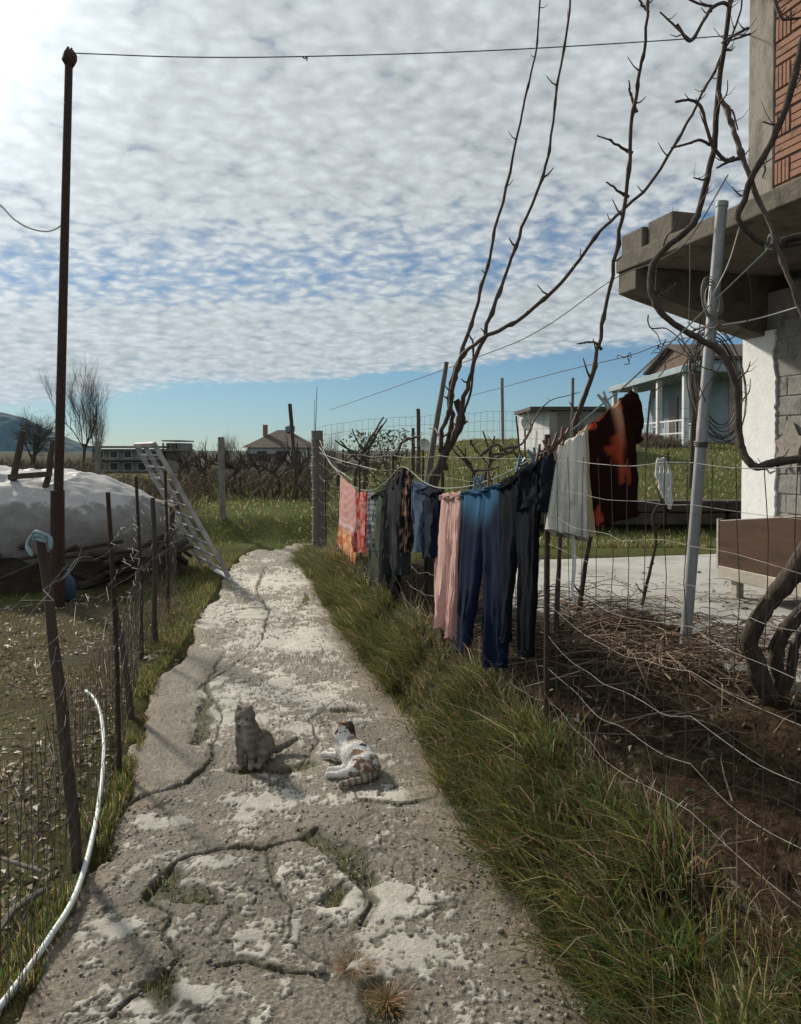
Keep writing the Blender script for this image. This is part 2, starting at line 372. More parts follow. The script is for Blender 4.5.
# ------------------------------------------------------------------ terrain
XR = np.array([G(*q)[:2] for q in [(700, 1400), (590, 1024), (575, 990), (520, 900), (465, 830), (432, 765), (395, 700), (357, 650), (322, 600), (300, 562)]])
XL = np.array([G(*q)[:2] for q in [(-160, 1400), (15, 1024), (55, 930), (100, 850), (128, 790), (138, 745), (152, 690), (185, 645), (212, 600), (226, 575), (240, 556)]])
def x_right(y): return np.interp(y, XR[:, 1], XR[:, 0])
def x_left(y): return np.interp(y, XL[:, 1], XL[:, 0])
def x_fence(y): return 1.453 - .228 * np.asarray(y, float)
def H(x, y, rough=True):
    x = np.asarray(x, float); y = np.asarray(y, float)
    xr, xl, xf = x_right(y), x_left(y), x_fence(np.minimum(y, 12.4))
    inside = sstep(xr - .02, xr + .06, x) * 1.0
    near = 1 - sstep(9, 12.5, y)
    bank = sstep(xr + .0, xf + .03, x) * (.10 + .26 * near)
    yard = sstep(xf, xf + 1.5, x) * .05
    right = bank + yard + sstep(9.5, 13, y) * .12 * sstep(xf, xf + 1, x)
    step_r = sstep(13.0, 13.4, y) * .36 + np.clip((y - 13.4) / 16.6, 0, 1) * 1.42
    step_l = sstep(13.6, 14.5, y) * .42 + np.clip((y - 14.5) / 7, 0, 1) * .28 - sstep(25, 70, y) * 2.7
    w = sstep(-2.2, 3.2, x)
    base = right + step_l * (1 - w) + step_r * w
    base = base * (1 - .5 * sstep(60, 200, y)) - sstep(60, 400, np.hypot(x, y)) * 1.2
    base = base - .02 * sstep(0, .25, xl - x) * (1 - sstep(12, 13, y))
    if rough:
        far = np.clip(np.hypot(x, y) / 12, .6, 6)
        base = base + (fbm(x * 1.7, y * 1.7, 3) - .5) * .05 * np.minimum(far, 2.5) + (fbm(x * 9, y * 9, 5) - .5) * .022
        soil = sstep(xf - .1, xf + .3, x) * (1 - sstep(7, 9.5, y))
        base = base + soil * ((fbm(x * 14, y * 14, 8, 4) - .5) * .12)
    onpath = (x > xl) & (x < xr) & (y < 13.6)
    cut = sstep(0, .06, np.minimum(x - xl, xr - x)) * (1 - sstep(13.2, 13.8, y))
    return base * (1 - cut) - .09 * cut * (1 - .6 * sstep(11, 12.2, y))
def GH(px, py, y0=1.5, y1=90):
    d = ray(px, py); ys = np.linspace(y0, y1, 4000)
    z = CH + d[2] / d[1] * ys; hz = H(d[0] / d[1] * ys, ys, False)
    i = int(np.argmax(z <= hz)) if np.any(z <= hz) else len(ys) - 1
    y = ys[i]; return np.array([d[0] / d[1] * y, y, float(hz[i])])
def onH(x, y, lift=0.0): return np.array([x, y, float(H(x, y)) + lift])

def spaced(lim, s0, k):
    a = [0.0]
    while a[-1] < lim: a.append(a[-1] + s0 + k * a[-1])
    return np.array(a)
def ground_material():
    m, nt, b = new_mat('ground'); a = attr(nt, 'col'); sp = nt.nodes.new('ShaderNodeSeparateColor'); nt.links.new(a.outputs['Color'], sp.inputs[0])
    R, Gc, B = sp.outputs
    n1 = tex(nt, 3, 5, .65); n2 = tex(nt, 26, 5, .7); n3 = tex(nt, 130, 3, .7)
    grass = ramp(nt, n2.outputs['Fac'], [(.3, (.035, .045, .014)), (.55, (.085, .10, .03)), (.75, (.17, .16, .07))])
    soil = ramp(nt, n2.outputs['Fac'], [(.3, (.014, .008, .005)), (.52, (.038, .022, .014)), (.75, (.085, .052, .034))])
    litter = ramp(nt, n3.outputs['Fac'], [(.32, (.035, .027, .019)), (.5, (.10, .08, .057)), (.72, (.30, .26, .21))])
    f1 = mnode(nt, 'ADD', R, mnode(nt, 'MULTIPLY', mnode(nt, 'SUBTRACT', n1.outputs['Fac'], .5), 1.2), True)
    f2 = mnode(nt, 'ADD', Gc, mnode(nt, 'MULTIPLY', mnode(nt, 'SUBTRACT', n2.outputs['Fac'], .5), 1.0), True)
    c = mix(nt, f1, soil, grass); c = mix(nt, f2, c, litter)
    nt.links.new(c, b.inputs['Base Color']); b.inputs['Roughness'].default_value = 1; b.inputs['Specular IOR Level'].default_value = .05
    p = bump(nt, b, n2.outputs['Fac'], .8, .03); bump(nt, b, n3.outputs['Fac'], .7, .01, p)
    return m
def build_ground():
    xp = spaced(3500, .035, .011); xs = np.concatenate([-xp[:0:-1], xp])
    yp = spaced(4200, .03, .0115); ys = np.concatenate([-spaced(400, .3, .3)[:0:-1], yp])
    X, Y = np.meshgrid(xs, ys); Z = H(X, Y)
    xf, xl = x_fence(np.minimum(Y, 12.4)), x_left(Y)
    nn = fbm(X * .9, Y * .9, 21)
    grass = np.where(X > xf - .1, .02 + .95 * sstep(8.3, 9.6, Y), .5)
    grass = np.where((X < xl - .25) & (Y < 11), .38 + .5 * sstep(.48, .6, nn), grass)
    grass = np.where(Y > 13, 1 - .7 * sstep(30, 48, Y), grass)
    litter = np.where((X < xl - .3) & (Y < 8.5), .42, 0.0) + np.where((X > xf) & (Y < 7), .10, 0)
    c = np.stack([grass, litter, nn, np.ones_like(nn)], -1).reshape(-1, 4)
    o = quads_mesh('ground', np.stack([X, Y, Z], -1).reshape(-1, 3), grid_quads(len(ys), len(xs)), ground_material(), c, 'structure', smooth=True)
    return o
build_ground()

# ------------------------------------------------------------------ the cracked path
def gp(*pts): return [tuple(G(*p)[:2]) for p in pts]
CRACKS = [(gp((118, 812), (140, 797), (165, 790), (190, 782), (206, 768), (212, 752)), .016, .030),
          (gp((150, 905), (155, 884), (172, 866), (196, 853), (222, 848), (262, 846), (300, 838), (318, 828)), .015, .028),
          (gp((150, 905), (168, 918), (163, 940), (180, 958), (150, 985), (120, 1010)), .013, .022),
          (gp((215, 968), (246, 962), (285, 972), (320, 972)), .012, .02),
          (gp((300, 828), (330, 860), (362, 875), (372, 905), (360, 925)), .012, .02),
          (gp((212, 752), (222, 715), (205, 690), (222, 655)), .008, .014),
          (gp((196, 690), (230, 668), (262, 640), (290, 632)), .008, .014),
          (gp((262, 640), (270, 612), (256, 590), (266, 566)), .012, .016),
          (gp((215, 616), (245, 608), (285, 606), (318, 612)), .010, .014),
          (gp((300, 765), (318, 742), (310, 720), (335, 700)), .008, .014),
          (gp((360, 800), (400, 806), (432, 800)), .010, .014),
          (gp((268, 846), (276, 880), (290, 905), (288, 940), (330, 965)), .006, .010)]
MOSSY = [(gp((165, 878), (185, 893), (200, 905)), .075), (gp((318, 838), (352, 862), (372, 878)), .09), (gp((240, 770), (280, 768), (312, 762)), .07),
         (gp((118, 812), (90, 830), (108, 855)), .06), (gp((372, 990), (385, 1012)), .07), (gp((206, 700), (200, 740)), .05), (gp((330, 712), (350, 712)), .06),
         (gp((304, 606), (308, 594)), .05), (gp((160, 980), (175, 1000)), .06), (gp((330, 905), (345, 890)), .06)]
PALE = [((200, 862), .16, .05), ((228, 866), .16, .04), ((190, 890), .10, .06), ((178, 935), .10, .06), ((165, 1000), .16, .05), ((400, 905), .22, .14), ((415, 950), .18, .10),
        ((245, 690), .34, .22), ((230, 720), .30, .16), ((300, 640), .55, .5), ((305, 690), .28, .3), ((250, 612), .6, .7), ((285, 578), .5, .9), ((320, 730), .22, .16), ((260, 800), .45, .06),
        ((180, 820), .22, .07), ((330, 800), .35, .07), ((120, 930), .12, .07), ((385, 960), .1, .1)]
def build_path():
    ys = [1.2]
    while ys[-1] < 13.75: ys.append(ys[-1] + max(.004, ys[-1] ** 2 * .00082))
    ys = np.array(ys); nc = 330; s = np.linspace(0, 1, nc)
    xl = x_left(ys) + (fbm(ys * 2.2, ys * 0, 31) - .5) * .16 + (fbm(ys * 9, ys * 0, 33) - .5) * .08
    xr = x_right(ys) + (fbm(ys * 2.0, ys * 0 + 4, 35) - .5) * .10 + .10
    X = (xl - .05)[:, None] * (1 - s) + (xr + .05)[:, None] * s; Y = np.repeat(ys[:, None], nc, 1)
    e = np.minimum(X - xl[:, None], xr[:, None] - X)
    warp = (fbm(X * 7, Y * 7, 41) - .5) * .12
    pale = np.zeros_like(X)
    for (q, sx, sy) in PALE:
        cx, cy = G(*q)[:2]; d = ((X - cx) / sx) ** 2 + ((Y - cy) / sy) ** 2
        pale = np.maximum(pale, np.exp(-d * .9))
    nz = fbm(X * 4.5, Y * 3.6, 43, 5, .58)
    fineN = fbm(X * 22, Y * 22, 47, 4, .55)
    grit = fbm(X * 75, Y * 60, 48, 3, .6); pm = sstep(.50, .535, pale * .36 + nz * .66 + (fineN - .5) * .60 + (grit - .5) * .40 + .030)
    slab = sstep(-.04, .05, (x_left(Y) + .34 + (fbm(Y * 3, Y * 0, 51) - .5) * .15 - X)) * sstep(3.75, 3.85, Y + warp) * (1 - sstep(6.2, 6.6, Y + warp))
    right = sstep(-.34, -.2, X - xr[:, None] + warp * 1.2) * (1 - sstep(6, 9, Y))      # smooth dusty wheel track on the right
    pm = pm * (1 - .85 * slab) * (1 - .9 * right)
    z = (fbm(X * 1.4, Y * 1.4, 53) - .5) * .05
    z += pm * .006 + (fbm(X * 26, Y * 26, 55, 5, .66) - .5) * .012 * (1 - .8 * pm) * (1 - .55 * slab) * (1 - .5 * right)
    z += slab * .010
    z += (fbm(X * 70, Y * 70, 57, 3) - .5) * .008 * (1 - .6 * pm)
    z += right * (fbm(X * 4, Y * 16, 58, 3) - .5) * .02
    crack = np.zeros_like(X); moss = np.zeros_like(X)
    for pl, w, dep in CRACKS:
        d = polydist(X + warp * .35, Y + warp * .6, pl); k = 1 - sstep(w * .35, w * .95, d * (1.75 - 1.5 * fineN))
        crack = np.maximum(crack, k); z -= dep * .55 * k
        side = sstep(0, .08, d); z -= .003 * (1 - side)
        moss = np.maximum(moss, .75 * (1 - sstep(w, w * 3.5, d)) * sstep(.42, .6, fbm(X * 5, Y * 5, 61)))
    # a net of hairline cracks in the sound concrete
    hl = np.abs(fbm(X * 2.6, Y * 2.0, 63, 5, .6) - .5); hair = (1 - sstep(.004, .012, hl)) * (1 - right)
    z -= .004 * hair; crack = np.maximum(crack, hair * .8)
    for pl, w in MOSSY:
        d = polydist(X + warp, Y + warp, pl); k = 1 - sstep(w * .3, w, d)
        moss = np.maximum(moss, k); z -= .018 * k
    moss = np.clip(moss * (.55 + .9 * (fineN - .2)), 0, 1) ; pm = pm * (1 - .9 * np.clip(moss * 2, 0, 1)) * (1 - crack)
    soil = np.clip((1 - sstep(.0, .16, e + (nz - .5) * .3)) + .6 * right, 0, 1)
    soil = np.maximum(soil, sstep(12.3, 13.3, Y + (nz - .5) * 3))
    z -= .10 * (1 - sstep(-.04, .035, e)); z -= .08 * sstep(12.75, 13.0, Y + (fbm(X * 2.2, Y * .8, 77, 4) - .5) * 3.0)
    c = np.stack([pm, moss, soil, crack], -1).reshape(-1, 4)
    m, nt, b = new_mat('cracked_concrete'); a = attr(nt, 'col'); sp = nt.nodes.new('ShaderNodeSeparateColor'); nt.links.new(a.outputs['Color'], sp.inputs[0])
    n1 = tex(nt, 9, 6, .7); n2 = tex(nt, 60, 5, .75); n3 = tex(nt, 240, 3, .7); vor = tex(nt, 95, kind='ShaderNodeTexVoronoi')
    agg = ramp(nt, n2.outputs['Fac'], [(.26, (.11, .097, .077)), (.5, (.25, .225, .186)), (.74, (.44, .405, .35))])
    agg = mix(nt, .55, agg, ramp(nt, vor.outputs['Distance'], [(.1, (1.5, 1.45, 1.4)), (.55, (.55, .53, .5))]), 'MULTIPLY')
    pal = ramp(nt, n1.outputs['Fac'], [(.3, (.42, .395, .35)), (.6, (.62, .595, .545)), (.8, (.72, .70, .66))])
    pal = mix(nt, .35, pal, ramp(nt, n3.outputs['Fac'], [(.3, (.6, .6, .58)), (.6, (1.15, 1.15, 1.15))]), 'MULTIPLY')
    mos = ramp(nt, n3.outputs['Fac'], [(.3, (.02, .022, .008)), (.6, (.06, .062, .02)), (.8, (.11, .10, .04))])
    soi = ramp(nt, n2.outputs['Fac'], [(.3, (.18, .14, .10)), (.55, (.32, .262, .198)), (.75, (.46, .39, .305))])
    c1 = mix(nt, sp.outputs[0], agg, pal); c1 = mix(nt, mnode(nt, 'MULTIPLY', sp.outputs[2], .62), c1, soi); c1 = mix(nt, sp.outputs[1], c1, mos)
    c1 = mix(nt, mnode(nt, 'MULTIPLY', a.outputs['Alpha'], .8), c1, (.035, .03, .022))
    st = tex(nt, 1.7, 5, .6); c1 = mix(nt, .7, c1, ramp(nt, st.outputs['Fac'], [(.3, (.72, .70, .66)), (.65, (1.15, 1.14, 1.12))]), 'MULTIPLY')
    nt.links.new(c1, b.inputs['Base Color']); b.inputs['Roughness'].default_value = .72; b.inputs['Specular IOR Level'].default_value = .45
    p = bump(nt, b, n2.outputs['Fac'], .75, .012); bump(nt, b, n3.outputs['Fac'], .5, .005, p)
    quads_mesh('path', np.stack([X, Y, z], -1).reshape(-1, 3), grid_quads(len(ys), nc), m, c, 'structure', smooth=True)
build_path()
def path_z(x, y): return (float(fbm(x * 1.4, y * 1.4, 53)) - .5) * .05 + .004

# ------------------------------------------------------------------ distant hills
def hill(name, pts, Y, depth, col1, col2, seed):
    """ridge given by (px, py) skyline samples at distance Y, sloping down to the front and back"""
    s = np.array([P(px, py, Y) for px, py in pts]); n = 220
    xs = np.linspace(s[0, 0], s[-1, 0], n); zs = np.interp(xs, s[:, 0], s[:, 2]); nr = 60
    v = []
    for r in np.linspace(-1, 1, nr):
        f = 1 - abs(r) ** 1.3
        z = -20 + (zs + 20) * f + (fbm(xs / Y * 26, np.full(n, r * 4.0), seed, 5) - .5) * Y * .020 * (.25 + abs(r)) * (f > 0)
        v.append(np.c_[xs, np.full(n, Y + r * depth), z])
    m = mat_noise(name + '_cover', col1, col2, 12 / Y * 6, 1, 0)
    o = quads_mesh(name, np.vstack(v), grid_quads(nr, n), m, None, 'structure', smooth=True)
    return o
hill('mountain', [(-330, 470), (-200, 430), (-110, 404), (-50, 405), (0, 411), (22, 416), (48, 430), (72, 441), (92, 448), (108, 460), (150, 475)], 2300, 190, (.010, .016, .014), (.026, .034, .024), 71)
hill('far_hills', [(60, 462), (120, 457), (165, 452), (180, 447), (188, 448), (205, 457), (260, 462), (420, 463), (700, 460), (1000, 450)], 3100, 200, (.012, .018, .014), (.03, .036, .026), 73)

# ------------------------------------------------------------------ the air between here and the mountain
def build_haze():
    m = MB(); m.box(-4300, 4300, -600, 4600, -24, 190); o = m.build('haze', None, smooth=False); o['kind'] = 'stuff'
    mt = bpy.data.materials.new('haze'); mt.use_nodes = True; nt = mt.node_tree; nt.nodes.clear()
    out = nt.nodes.new('ShaderNodeOutputMaterial'); v = nt.nodes.new('ShaderNodeVolumePrincipled'); v.inputs['Color'].default_value = (.30, .62, .95, 1)
    v.inputs['Density'].default_value = HAZE; v.inputs['Anisotropy'].default_value = 0.1; nt.links.new(v.outputs[0], out.inputs['Volume']); o.data.materials.append(mt)
HAZE = 0.00006
build_haze()

# ------------------------------------------------------------------ the house on the right
HC = np.array([3.78, 8.5, 0.0]); HT = np.array([.27, -.963, 0]); HE = np.array([.963, .27, 0]); UP = np.array([0, 0, 1.0])
def build_house():
    r = thing('house', 'unfinished house with hollow brick upper storey and bare concrete balcony, right edge', 'house', HC + HT * 1 + HE * 1 + UP * .4)
    fb = lambda m, *a: m.frame_box(HC, HT, HE, UP, *a)
    m = MB(); fb(m, 0, 9, 0, 7, .1, 3.3); m.build('wall', M['block'], r)
    # the coursed blocks of the ground floor, one mesh of pattern
    g = np.random.default_rng(3); m = MB(); z = .40; k = 0
    while z < 3.0:
        t = .02 - (.2 if k % 2 else 0)
        while t < 3.4:
            a = max(t, .02); d = g.uniform(.004, .016)
            if t + .39 - a > .05: fb(m, a + .004, t + .392, -d, .05, z + .004, z + .195)
            t += .4
        z += .2; k += 1
    m.build('block_facing', M['block'], r, smooth=False, bevel=.010)
    for k in range(7):
        pass
    # ragged white plaster at the corner
    edge = []; zz = np.linspace(.40, 2.9, 60)
    for i, q in enumerate(zz): edge.append((.46 + (fbm(q * 5, 3.3, 5, 3) - .5) * .11 + (.02 if i % 2 else 0) * g.random(), q))
    m = MB(); m.prism(HC - HE * .034, HT, UP, HE, [(-.012, .40)] + edge + [(-.012, 2.9)], .03); m.build('plaster', M['plaster'], r, smooth=False)
    for q in range(11):
        c0, c1 = g.uniform(.6, 2.2), g.uniform(.9, 2.9); n = 14; a = np.linspace(0, 2 * np.pi, n, endpoint=False)
        m = MB(); m.prism(HC - HE * (.020 + .0022 * q), HT, UP, HE, [(c0 + .2 * math.cos(t) * g.uniform(.6, 1.3), c1 + .26 * math.sin(t) * g.uniform(.6, 1.3)) for t in a], .022)
        m.build('mortar_smear', M['mortar'], r, smooth=False)
    # balcony: slab, edge beam at the far end with a haunch, upstand
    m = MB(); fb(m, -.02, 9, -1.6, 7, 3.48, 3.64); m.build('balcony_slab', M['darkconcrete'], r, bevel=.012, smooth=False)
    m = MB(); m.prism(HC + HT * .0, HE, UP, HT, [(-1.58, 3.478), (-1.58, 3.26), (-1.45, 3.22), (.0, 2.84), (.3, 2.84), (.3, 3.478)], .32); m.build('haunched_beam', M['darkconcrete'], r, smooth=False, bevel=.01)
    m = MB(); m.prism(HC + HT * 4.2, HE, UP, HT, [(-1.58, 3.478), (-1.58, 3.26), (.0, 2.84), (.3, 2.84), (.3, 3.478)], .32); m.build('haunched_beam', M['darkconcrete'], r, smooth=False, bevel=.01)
    # upper storey
    m = MB(); fb(m, 0, .37, 0, .4, 3.643, 7.0); m.build('column', M['concrete'], r, bevel=.01, smooth=False)
    m = MB(); fb(m, .37, 9, .03, .25, 3.643, 6.9); fb(m, .0, .22, .4, 7, 3.643, 6.9); m.build('upper_wall', M['mortar'], r)
    m = MB(); z = 3.66; k = 0
    while z < 6.6:
        t = .385; first = True
        while t < 4.2:
            L = .40
            if first and k % 2: # upright bricks at the column
                for q in range(2):
                    for s_ in range(2): fb(m, t + .005 + q * .105 + s_ * .05, t + .045 + q * .105 + s_ * .05, .005, .1, z + .008, z + .232)
                t += .215
            else:
                for s_ in range(3): fb(m, t + .008 + .004 * g.random(), t + L - .008, .002 + .007 * g.random(), .1, z + .014 + s_ * .075, z + .078 + s_ * .075)
                t += L
            first = False
        z += .245; k += 1
    m.build('brick_wall', M['clay'], r, smooth=False, bevel=.004)
    m = MB(); fb(m, -.5, 9.3, -.5, 7.4, 6.9, 7.05); m.build('roof_slab', M['concrete'], r, smooth=False)
    return r
build_house()
# two concrete blocks left on the balcony corner
for i, (t0, t1, s0, lab) in enumerate([(.02, .40, -1.56, 'loose concrete block on the far corner of the balcony, nearest its tip'),
                                       (.43, .83, -1.52, 'loose concrete block on the balcony edge, behind the block at the tip')]):
    m = MB(); o = HC + HT * (t0 + t1) / 2 + HE * (s0 + .15) + UP * 3.642
    m.frame_box(HC, HT, HE, UP, t0, t1, s0, s0 + .26, 3.642, 3.86 + .03 * i)
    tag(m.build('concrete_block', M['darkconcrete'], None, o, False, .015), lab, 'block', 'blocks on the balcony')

# concrete yard in front of the house
def build_yard():
    n = 60; a = [G(505, 612, .4), G(570, 622, .4), G(640, 616, .4), G(700, 640, .4), G(790, 690, .4), np.array([4.0, 3.2, .4]), np.array([9, 3, .4]), np.array([9, 9.6, .4]), G(610, 562, .4), G(540, 566, .4), G(490, 585, .4)]
    v = smooth_line([p[:2] for p in a] + [a[0][:2]], 10)[:-1]; v = v + (np.c_[fbm(v[:, 0] * 3, v[:, 1] * 3, 5), fbm(v[:, 0] * 3, v[:, 1] * 3, 6)] - .5) * .12
    m = MB(); m.prism((0, 0, .16), (1, 0, 0), (0, 1, 0), UP, [tuple(q) for q in v], .285)
    mt = mat_noise('yard_concrete', (.20, .195, .18), (.42, .41, .39), 1.4, .9, .5, 40, c3=(.33, .325, .31), detail=8)
    o = m.build('yard_slab', mt, None, None, False); o['kind'] = 'structure'
build_yard()
# low retaining wall at the back of the lawn
m = MB(); g = np.random.default_rng(8); x = 1.2
while x < 9:
    L = g.uniform(.35, .6)
    for z, hh in ((.40, .2), (.615, .19)):
        m.box(x + .01 + g.uniform(-.05, .05), x + L - .01, 12.88 + g.uniform(0, .05), 13.25, z, z + hh)
    x += L
tag(m.build('retaining_wall', M['drystone'], None, (4, 13, .4), False, .02), 'low dark stone retaining wall at the back of the lawn', 'wall')

# ------------------------------------------------------------------ far buildings
def gable_x(m, x0, x1, y0, y1, z0, zr, ov=.25, th=.12):
    ym = (y0 + y1) / 2; y0 -= ov; y1 += ov; x0 -= ov; x1 += ov
    for ya in (y0, y1):
        m.add([(x0, ya, z0), (x1, ya, z0), (x1, ym, zr), (x0, ym, zr), (x0, ya, z0 + th), (x1, ya, z0 + th), (x1, ym, zr + th), (x0, ym, zr + th)],
              [(0, 1, 2, 3), (7, 6, 5, 4), (0, 4, 5, 1), (1, 5, 6, 2), (2, 6, 7, 3), (3, 7, 4, 0)])
def hip(m, x0, x1, y0, y1, z0, zr, ov=.5):
    x0 -= ov; x1 += ov; y0 -= ov; y1 += ov; ym = (y0 + y1) / 2; k = (y1 - y0) / 2 * .75; c = min(k, (x1 - x0) * .42)
    m.add([(x0, y0, z0), (x1, y0, z0), (x1, y1, z0), (x0, y1, z0), (x0 + c, ym, zr), (x1 - c, ym, zr)], [(3, 2, 1, 0), (0, 1, 5, 4), (1, 2, 5), (2, 3, 4, 5), (3, 0, 4)])
def win(parent, x, y, z, w, h, face='y', mat='glass', fr='whitewall'):
    m = MB()
    if face == 'y':
        m.box(x - w / 2 - .07, x + w / 2 + .07, y - .06, y + .05, z - .07, z + h + .07); o = m.build('window', M[fr], parent, smooth=False)
        m = MB(); m.box(x - w / 2, x + w / 2, y - .075, y - .03, z, z + h); m.build('pane', M[mat], o, smooth=False)
    else:
        m.box(x - .06, x + .05, y - w / 2 - .07, y + w / 2 + .07, z - .07, z + h + .07); o = m.build('window', M[fr], parent, smooth=False)
        m = MB(); m.box(x - .075, x - .03, y - w / 2, y + w / 2, z, z + h); m.build('pane', M[mat], o, smooth=False)
def build_blue_house():
    zb = float(H(11, 28)) - .2
    r = thing('village_house', 'pale blue house with flat porch roof and tiled gable up the slope', 'house', (11, 30, zb))
    m = MB(); m.box(11, 19, 28.6, 34.2, zb - .6, 4.96); m.build('wall', M['bluewall'], r, smooth=False)
    m = MB(); m.box(12.1, 19.01, 28.57, 28.6, zb - .3, 4.9); m.build('wall_panel', M['pinkwall'], r, smooth=False)
    m = MB(); m.prism((10.985, 0, 0), (0, 1, 0), UP, (1, 0, 0), [(28.6, 4.962), (34.2, 4.962), (31.4, 5.72)], .1); m.build('gable', M['gable'], r, smooth=False)
    m = MB(); gable_x(m, 11, 19, 28.6, 34.2, 4.97, 5.8); m.build('roof', M['tile'], r, smooth=False)
    m = MB(); m.box(9.45, 10.99, 26, 35.4, 4.27, 4.50); m.box(11.0, 12.4, 26, 28.55, 4.27, 4.50); m.build('porch_roof', M['bluewall'], r, smooth=False, bevel=.02)
    for y in (26.3, 29, 32, 35): 
        m = MB(); m.box(9.6, 9.78, y, y + .18, zb - .3, 4.265); m.build('porch_column', M['whitewall'], r, smooth=False)
    m = MB()
    for z in (.55, 1.0): m.beam((9.69, 26.3, zb + z), (9.69, 35, zb + z), .05, .05)
    for y in np.arange(26.6, 35, .35): m.beam((9.69, y, zb + .2), (9.69, y, zb + 1.0), .025, .025, (1, 0, 0))
    m.build('railing', M['whitewall'], r, smooth=False)
    for y in (29.6, 33): win(r, 11, y, zb + 1.0, .9, 1.1, 'x')
    m = MB(); m.box(10.95, 11.05, 30.7, 31.7, zb, zb + 2.05); d = m.build('door', M['brownpanel'], r, smooth=False)
    for x in (14, 16.8): win(r, x, 28.57, zb + 1.0, 1.0, 1.1)
build_blue_house()
def build_shed():
    a = P(531, 446, 23); zb = float(H(a[0], 23)) - .3
    r = thing('shed', 'small flat roofed grey block shed on the slope behind the laundry', 'shed', (4.6, 24, zb))
    x0, x1 = a[0] + .55, a[0] + 2.3
    m = MB(); m.box(x0, x1, 23, 26, zb, 2.80); m.build('wall', M['greywall'], r, smooth=False)
    m = MB(); m.prism((0, 0, zb), (1, 0, 0), (0, 1, 0), UP, [(x0 - .55, 25.6), (x0 - .003, 23.02), (x0 - .003, 25.98)], 2.82 - zb); m.build('sunlit_face', M['whitewall'], r, smooth=False)  # shed's sunlit left side, the light put in as whiter wall colour
    m = MB(); m.box(x0 - .6, x1 + .15, 22.85, 26.1, 2.825, 2.93); m.build('roof', M['oldtile'], r, smooth=False)
    m = MB(); m.box(x0 + .25, x0 + .3 + .7, 22.96, 23.02, zb + .3, zb + 1.6); m.build('door', M['woodgrey'], r, smooth=False)
build_shed()
def build_left_house():
    Y = 70.0; s = Y / FPX; X = lambda px: (px - 400.5) * s; Zz = lambda py: CH + (450 - py) * s
    r = thing('village_house', 'white house under a brown hipped roof beyond the vineyard', 'house', (X(278), Y + 4, -.5))
    m = MB(); m.box(X(248), X(306), Y, Y + 7, -2.6, Zz(447)); m.build('wall', M['whitewall'], r, smooth=False)
    m = MB(); hip(m, X(248), X(306), Y, Y + 7, Zz(447.5), Zz(429)); m.build('roof', M['tile'], r, smooth=False)
    for px in (262, 281, 296): win(r, X(px), Y, Zz(461), .9, .9)
    m = MB(); m.box(X(259), X(263), Y + 2, Y + 2.6, Zz(436), Zz(424)); m.build('chimney', M['clay'], r, smooth=False)
    m = MB(); m.lathe((X(285), Y + 3.2, Zz(431)), [(.45, 0), (.47, .5), (.3, .62)], 16); m.build('water_tank', M['tank'], r)
    m = MB(); m.box(X(250), X(276), Y - 1.6, Y - .01, Zz(456), Zz(453.5)); m.build('porch_roof', M['oldtile'], r, smooth=False)
build_left_house()
def build_flats():
    Y = 120.0; s = Y / FPX; X = lambda px: (px - 400.5) * s; Zz = lambda py: CH + (450 - py) * s
    r = thing('apartment_block', 'grey unfinished block of flats with open floors, behind the metal rack', 'building', (X(135), Y + 6, -1))
    m = MB(); m.box(X(92), X(163), Y, Y + 9, -4, Zz(449)); m.build('wall', M['flats'], r, smooth=False)
    for py in (448, 460): 
        m = MB(); m.box(X(90), X(165), Y - 1.2, Y + 9.2, Zz(py), Zz(py - 2)); m.build('floor_slab', M['flats'], r, smooth=False)
    m = MB(); m.box(X(164.5), X(181), Y - 1, Y + 7, -4, Zz(460)); m.box(X(165), X(180.5), Y + .6, Y + 7, Zz(460), Zz(443)); m.build('tower', M['flats'], r, smooth=False)
    for py in (451, 441.5):
        m = MB(); m.box(X(164), X(182), Y - 1.1, Y + 7.1, Zz(py), Zz(py - 1.3)); m.build('floor_slab', M['flats'], r, smooth=False)
    for px in (165, 172, 180): 
        m = MB(); m.box(X(px) - .12, X(px) + .12, Y - .98, Y - .74, Zz(450.9), Zz(442.9)); m.build('column', M['flats'], r, smooth=False)
    for px in (100, 114, 128, 142, 155): win(r, X(px), Y, Zz(457.5), 1.1, 1.0)
    for px in (100, 114, 128, 142, 155): win(r, X(px), Y, Zz(470), 1.2, 1.1)
    for px in (169, 177): win(r, X(px), Y + .6, Zz(449), .8, .8)
    m = MB(); m.lathe((X(133), Y + 3, Zz(449)), [(.35, 0), (.35, .8), (.1, 1.0)], 10); m.build('roof_vent', M['oldtile'], r)
build_flats()
def build_dark_roof():
    Y = 42.0; s = Y / FPX; X = lambda px: (px - 400.5) * s; Zz = lambda py: CH + (450 - py) * s
    r = thing('barn', 'low barn with a dark pitched roof behind the corner fence post', 'barn', (X(362), Y + 3, .5))
    m = MB(); m.box(X(338), X(388), Y, Y + 6, -1.6, Zz(463)); m.build('wall', M['greywall'], r, smooth=False)
    m = MB(); hip(m, X(338), X(388), Y, Y + 6, Zz(463), Zz(451), .3); m.build('roof', M['oldtile'], r, smooth=False)
    m = MB(); m.box(X(358), X(366), Y - .05, Y + .02, -1, Zz(466)); m.build('door', M['wood'], r, smooth=False)
build_dark_roof()

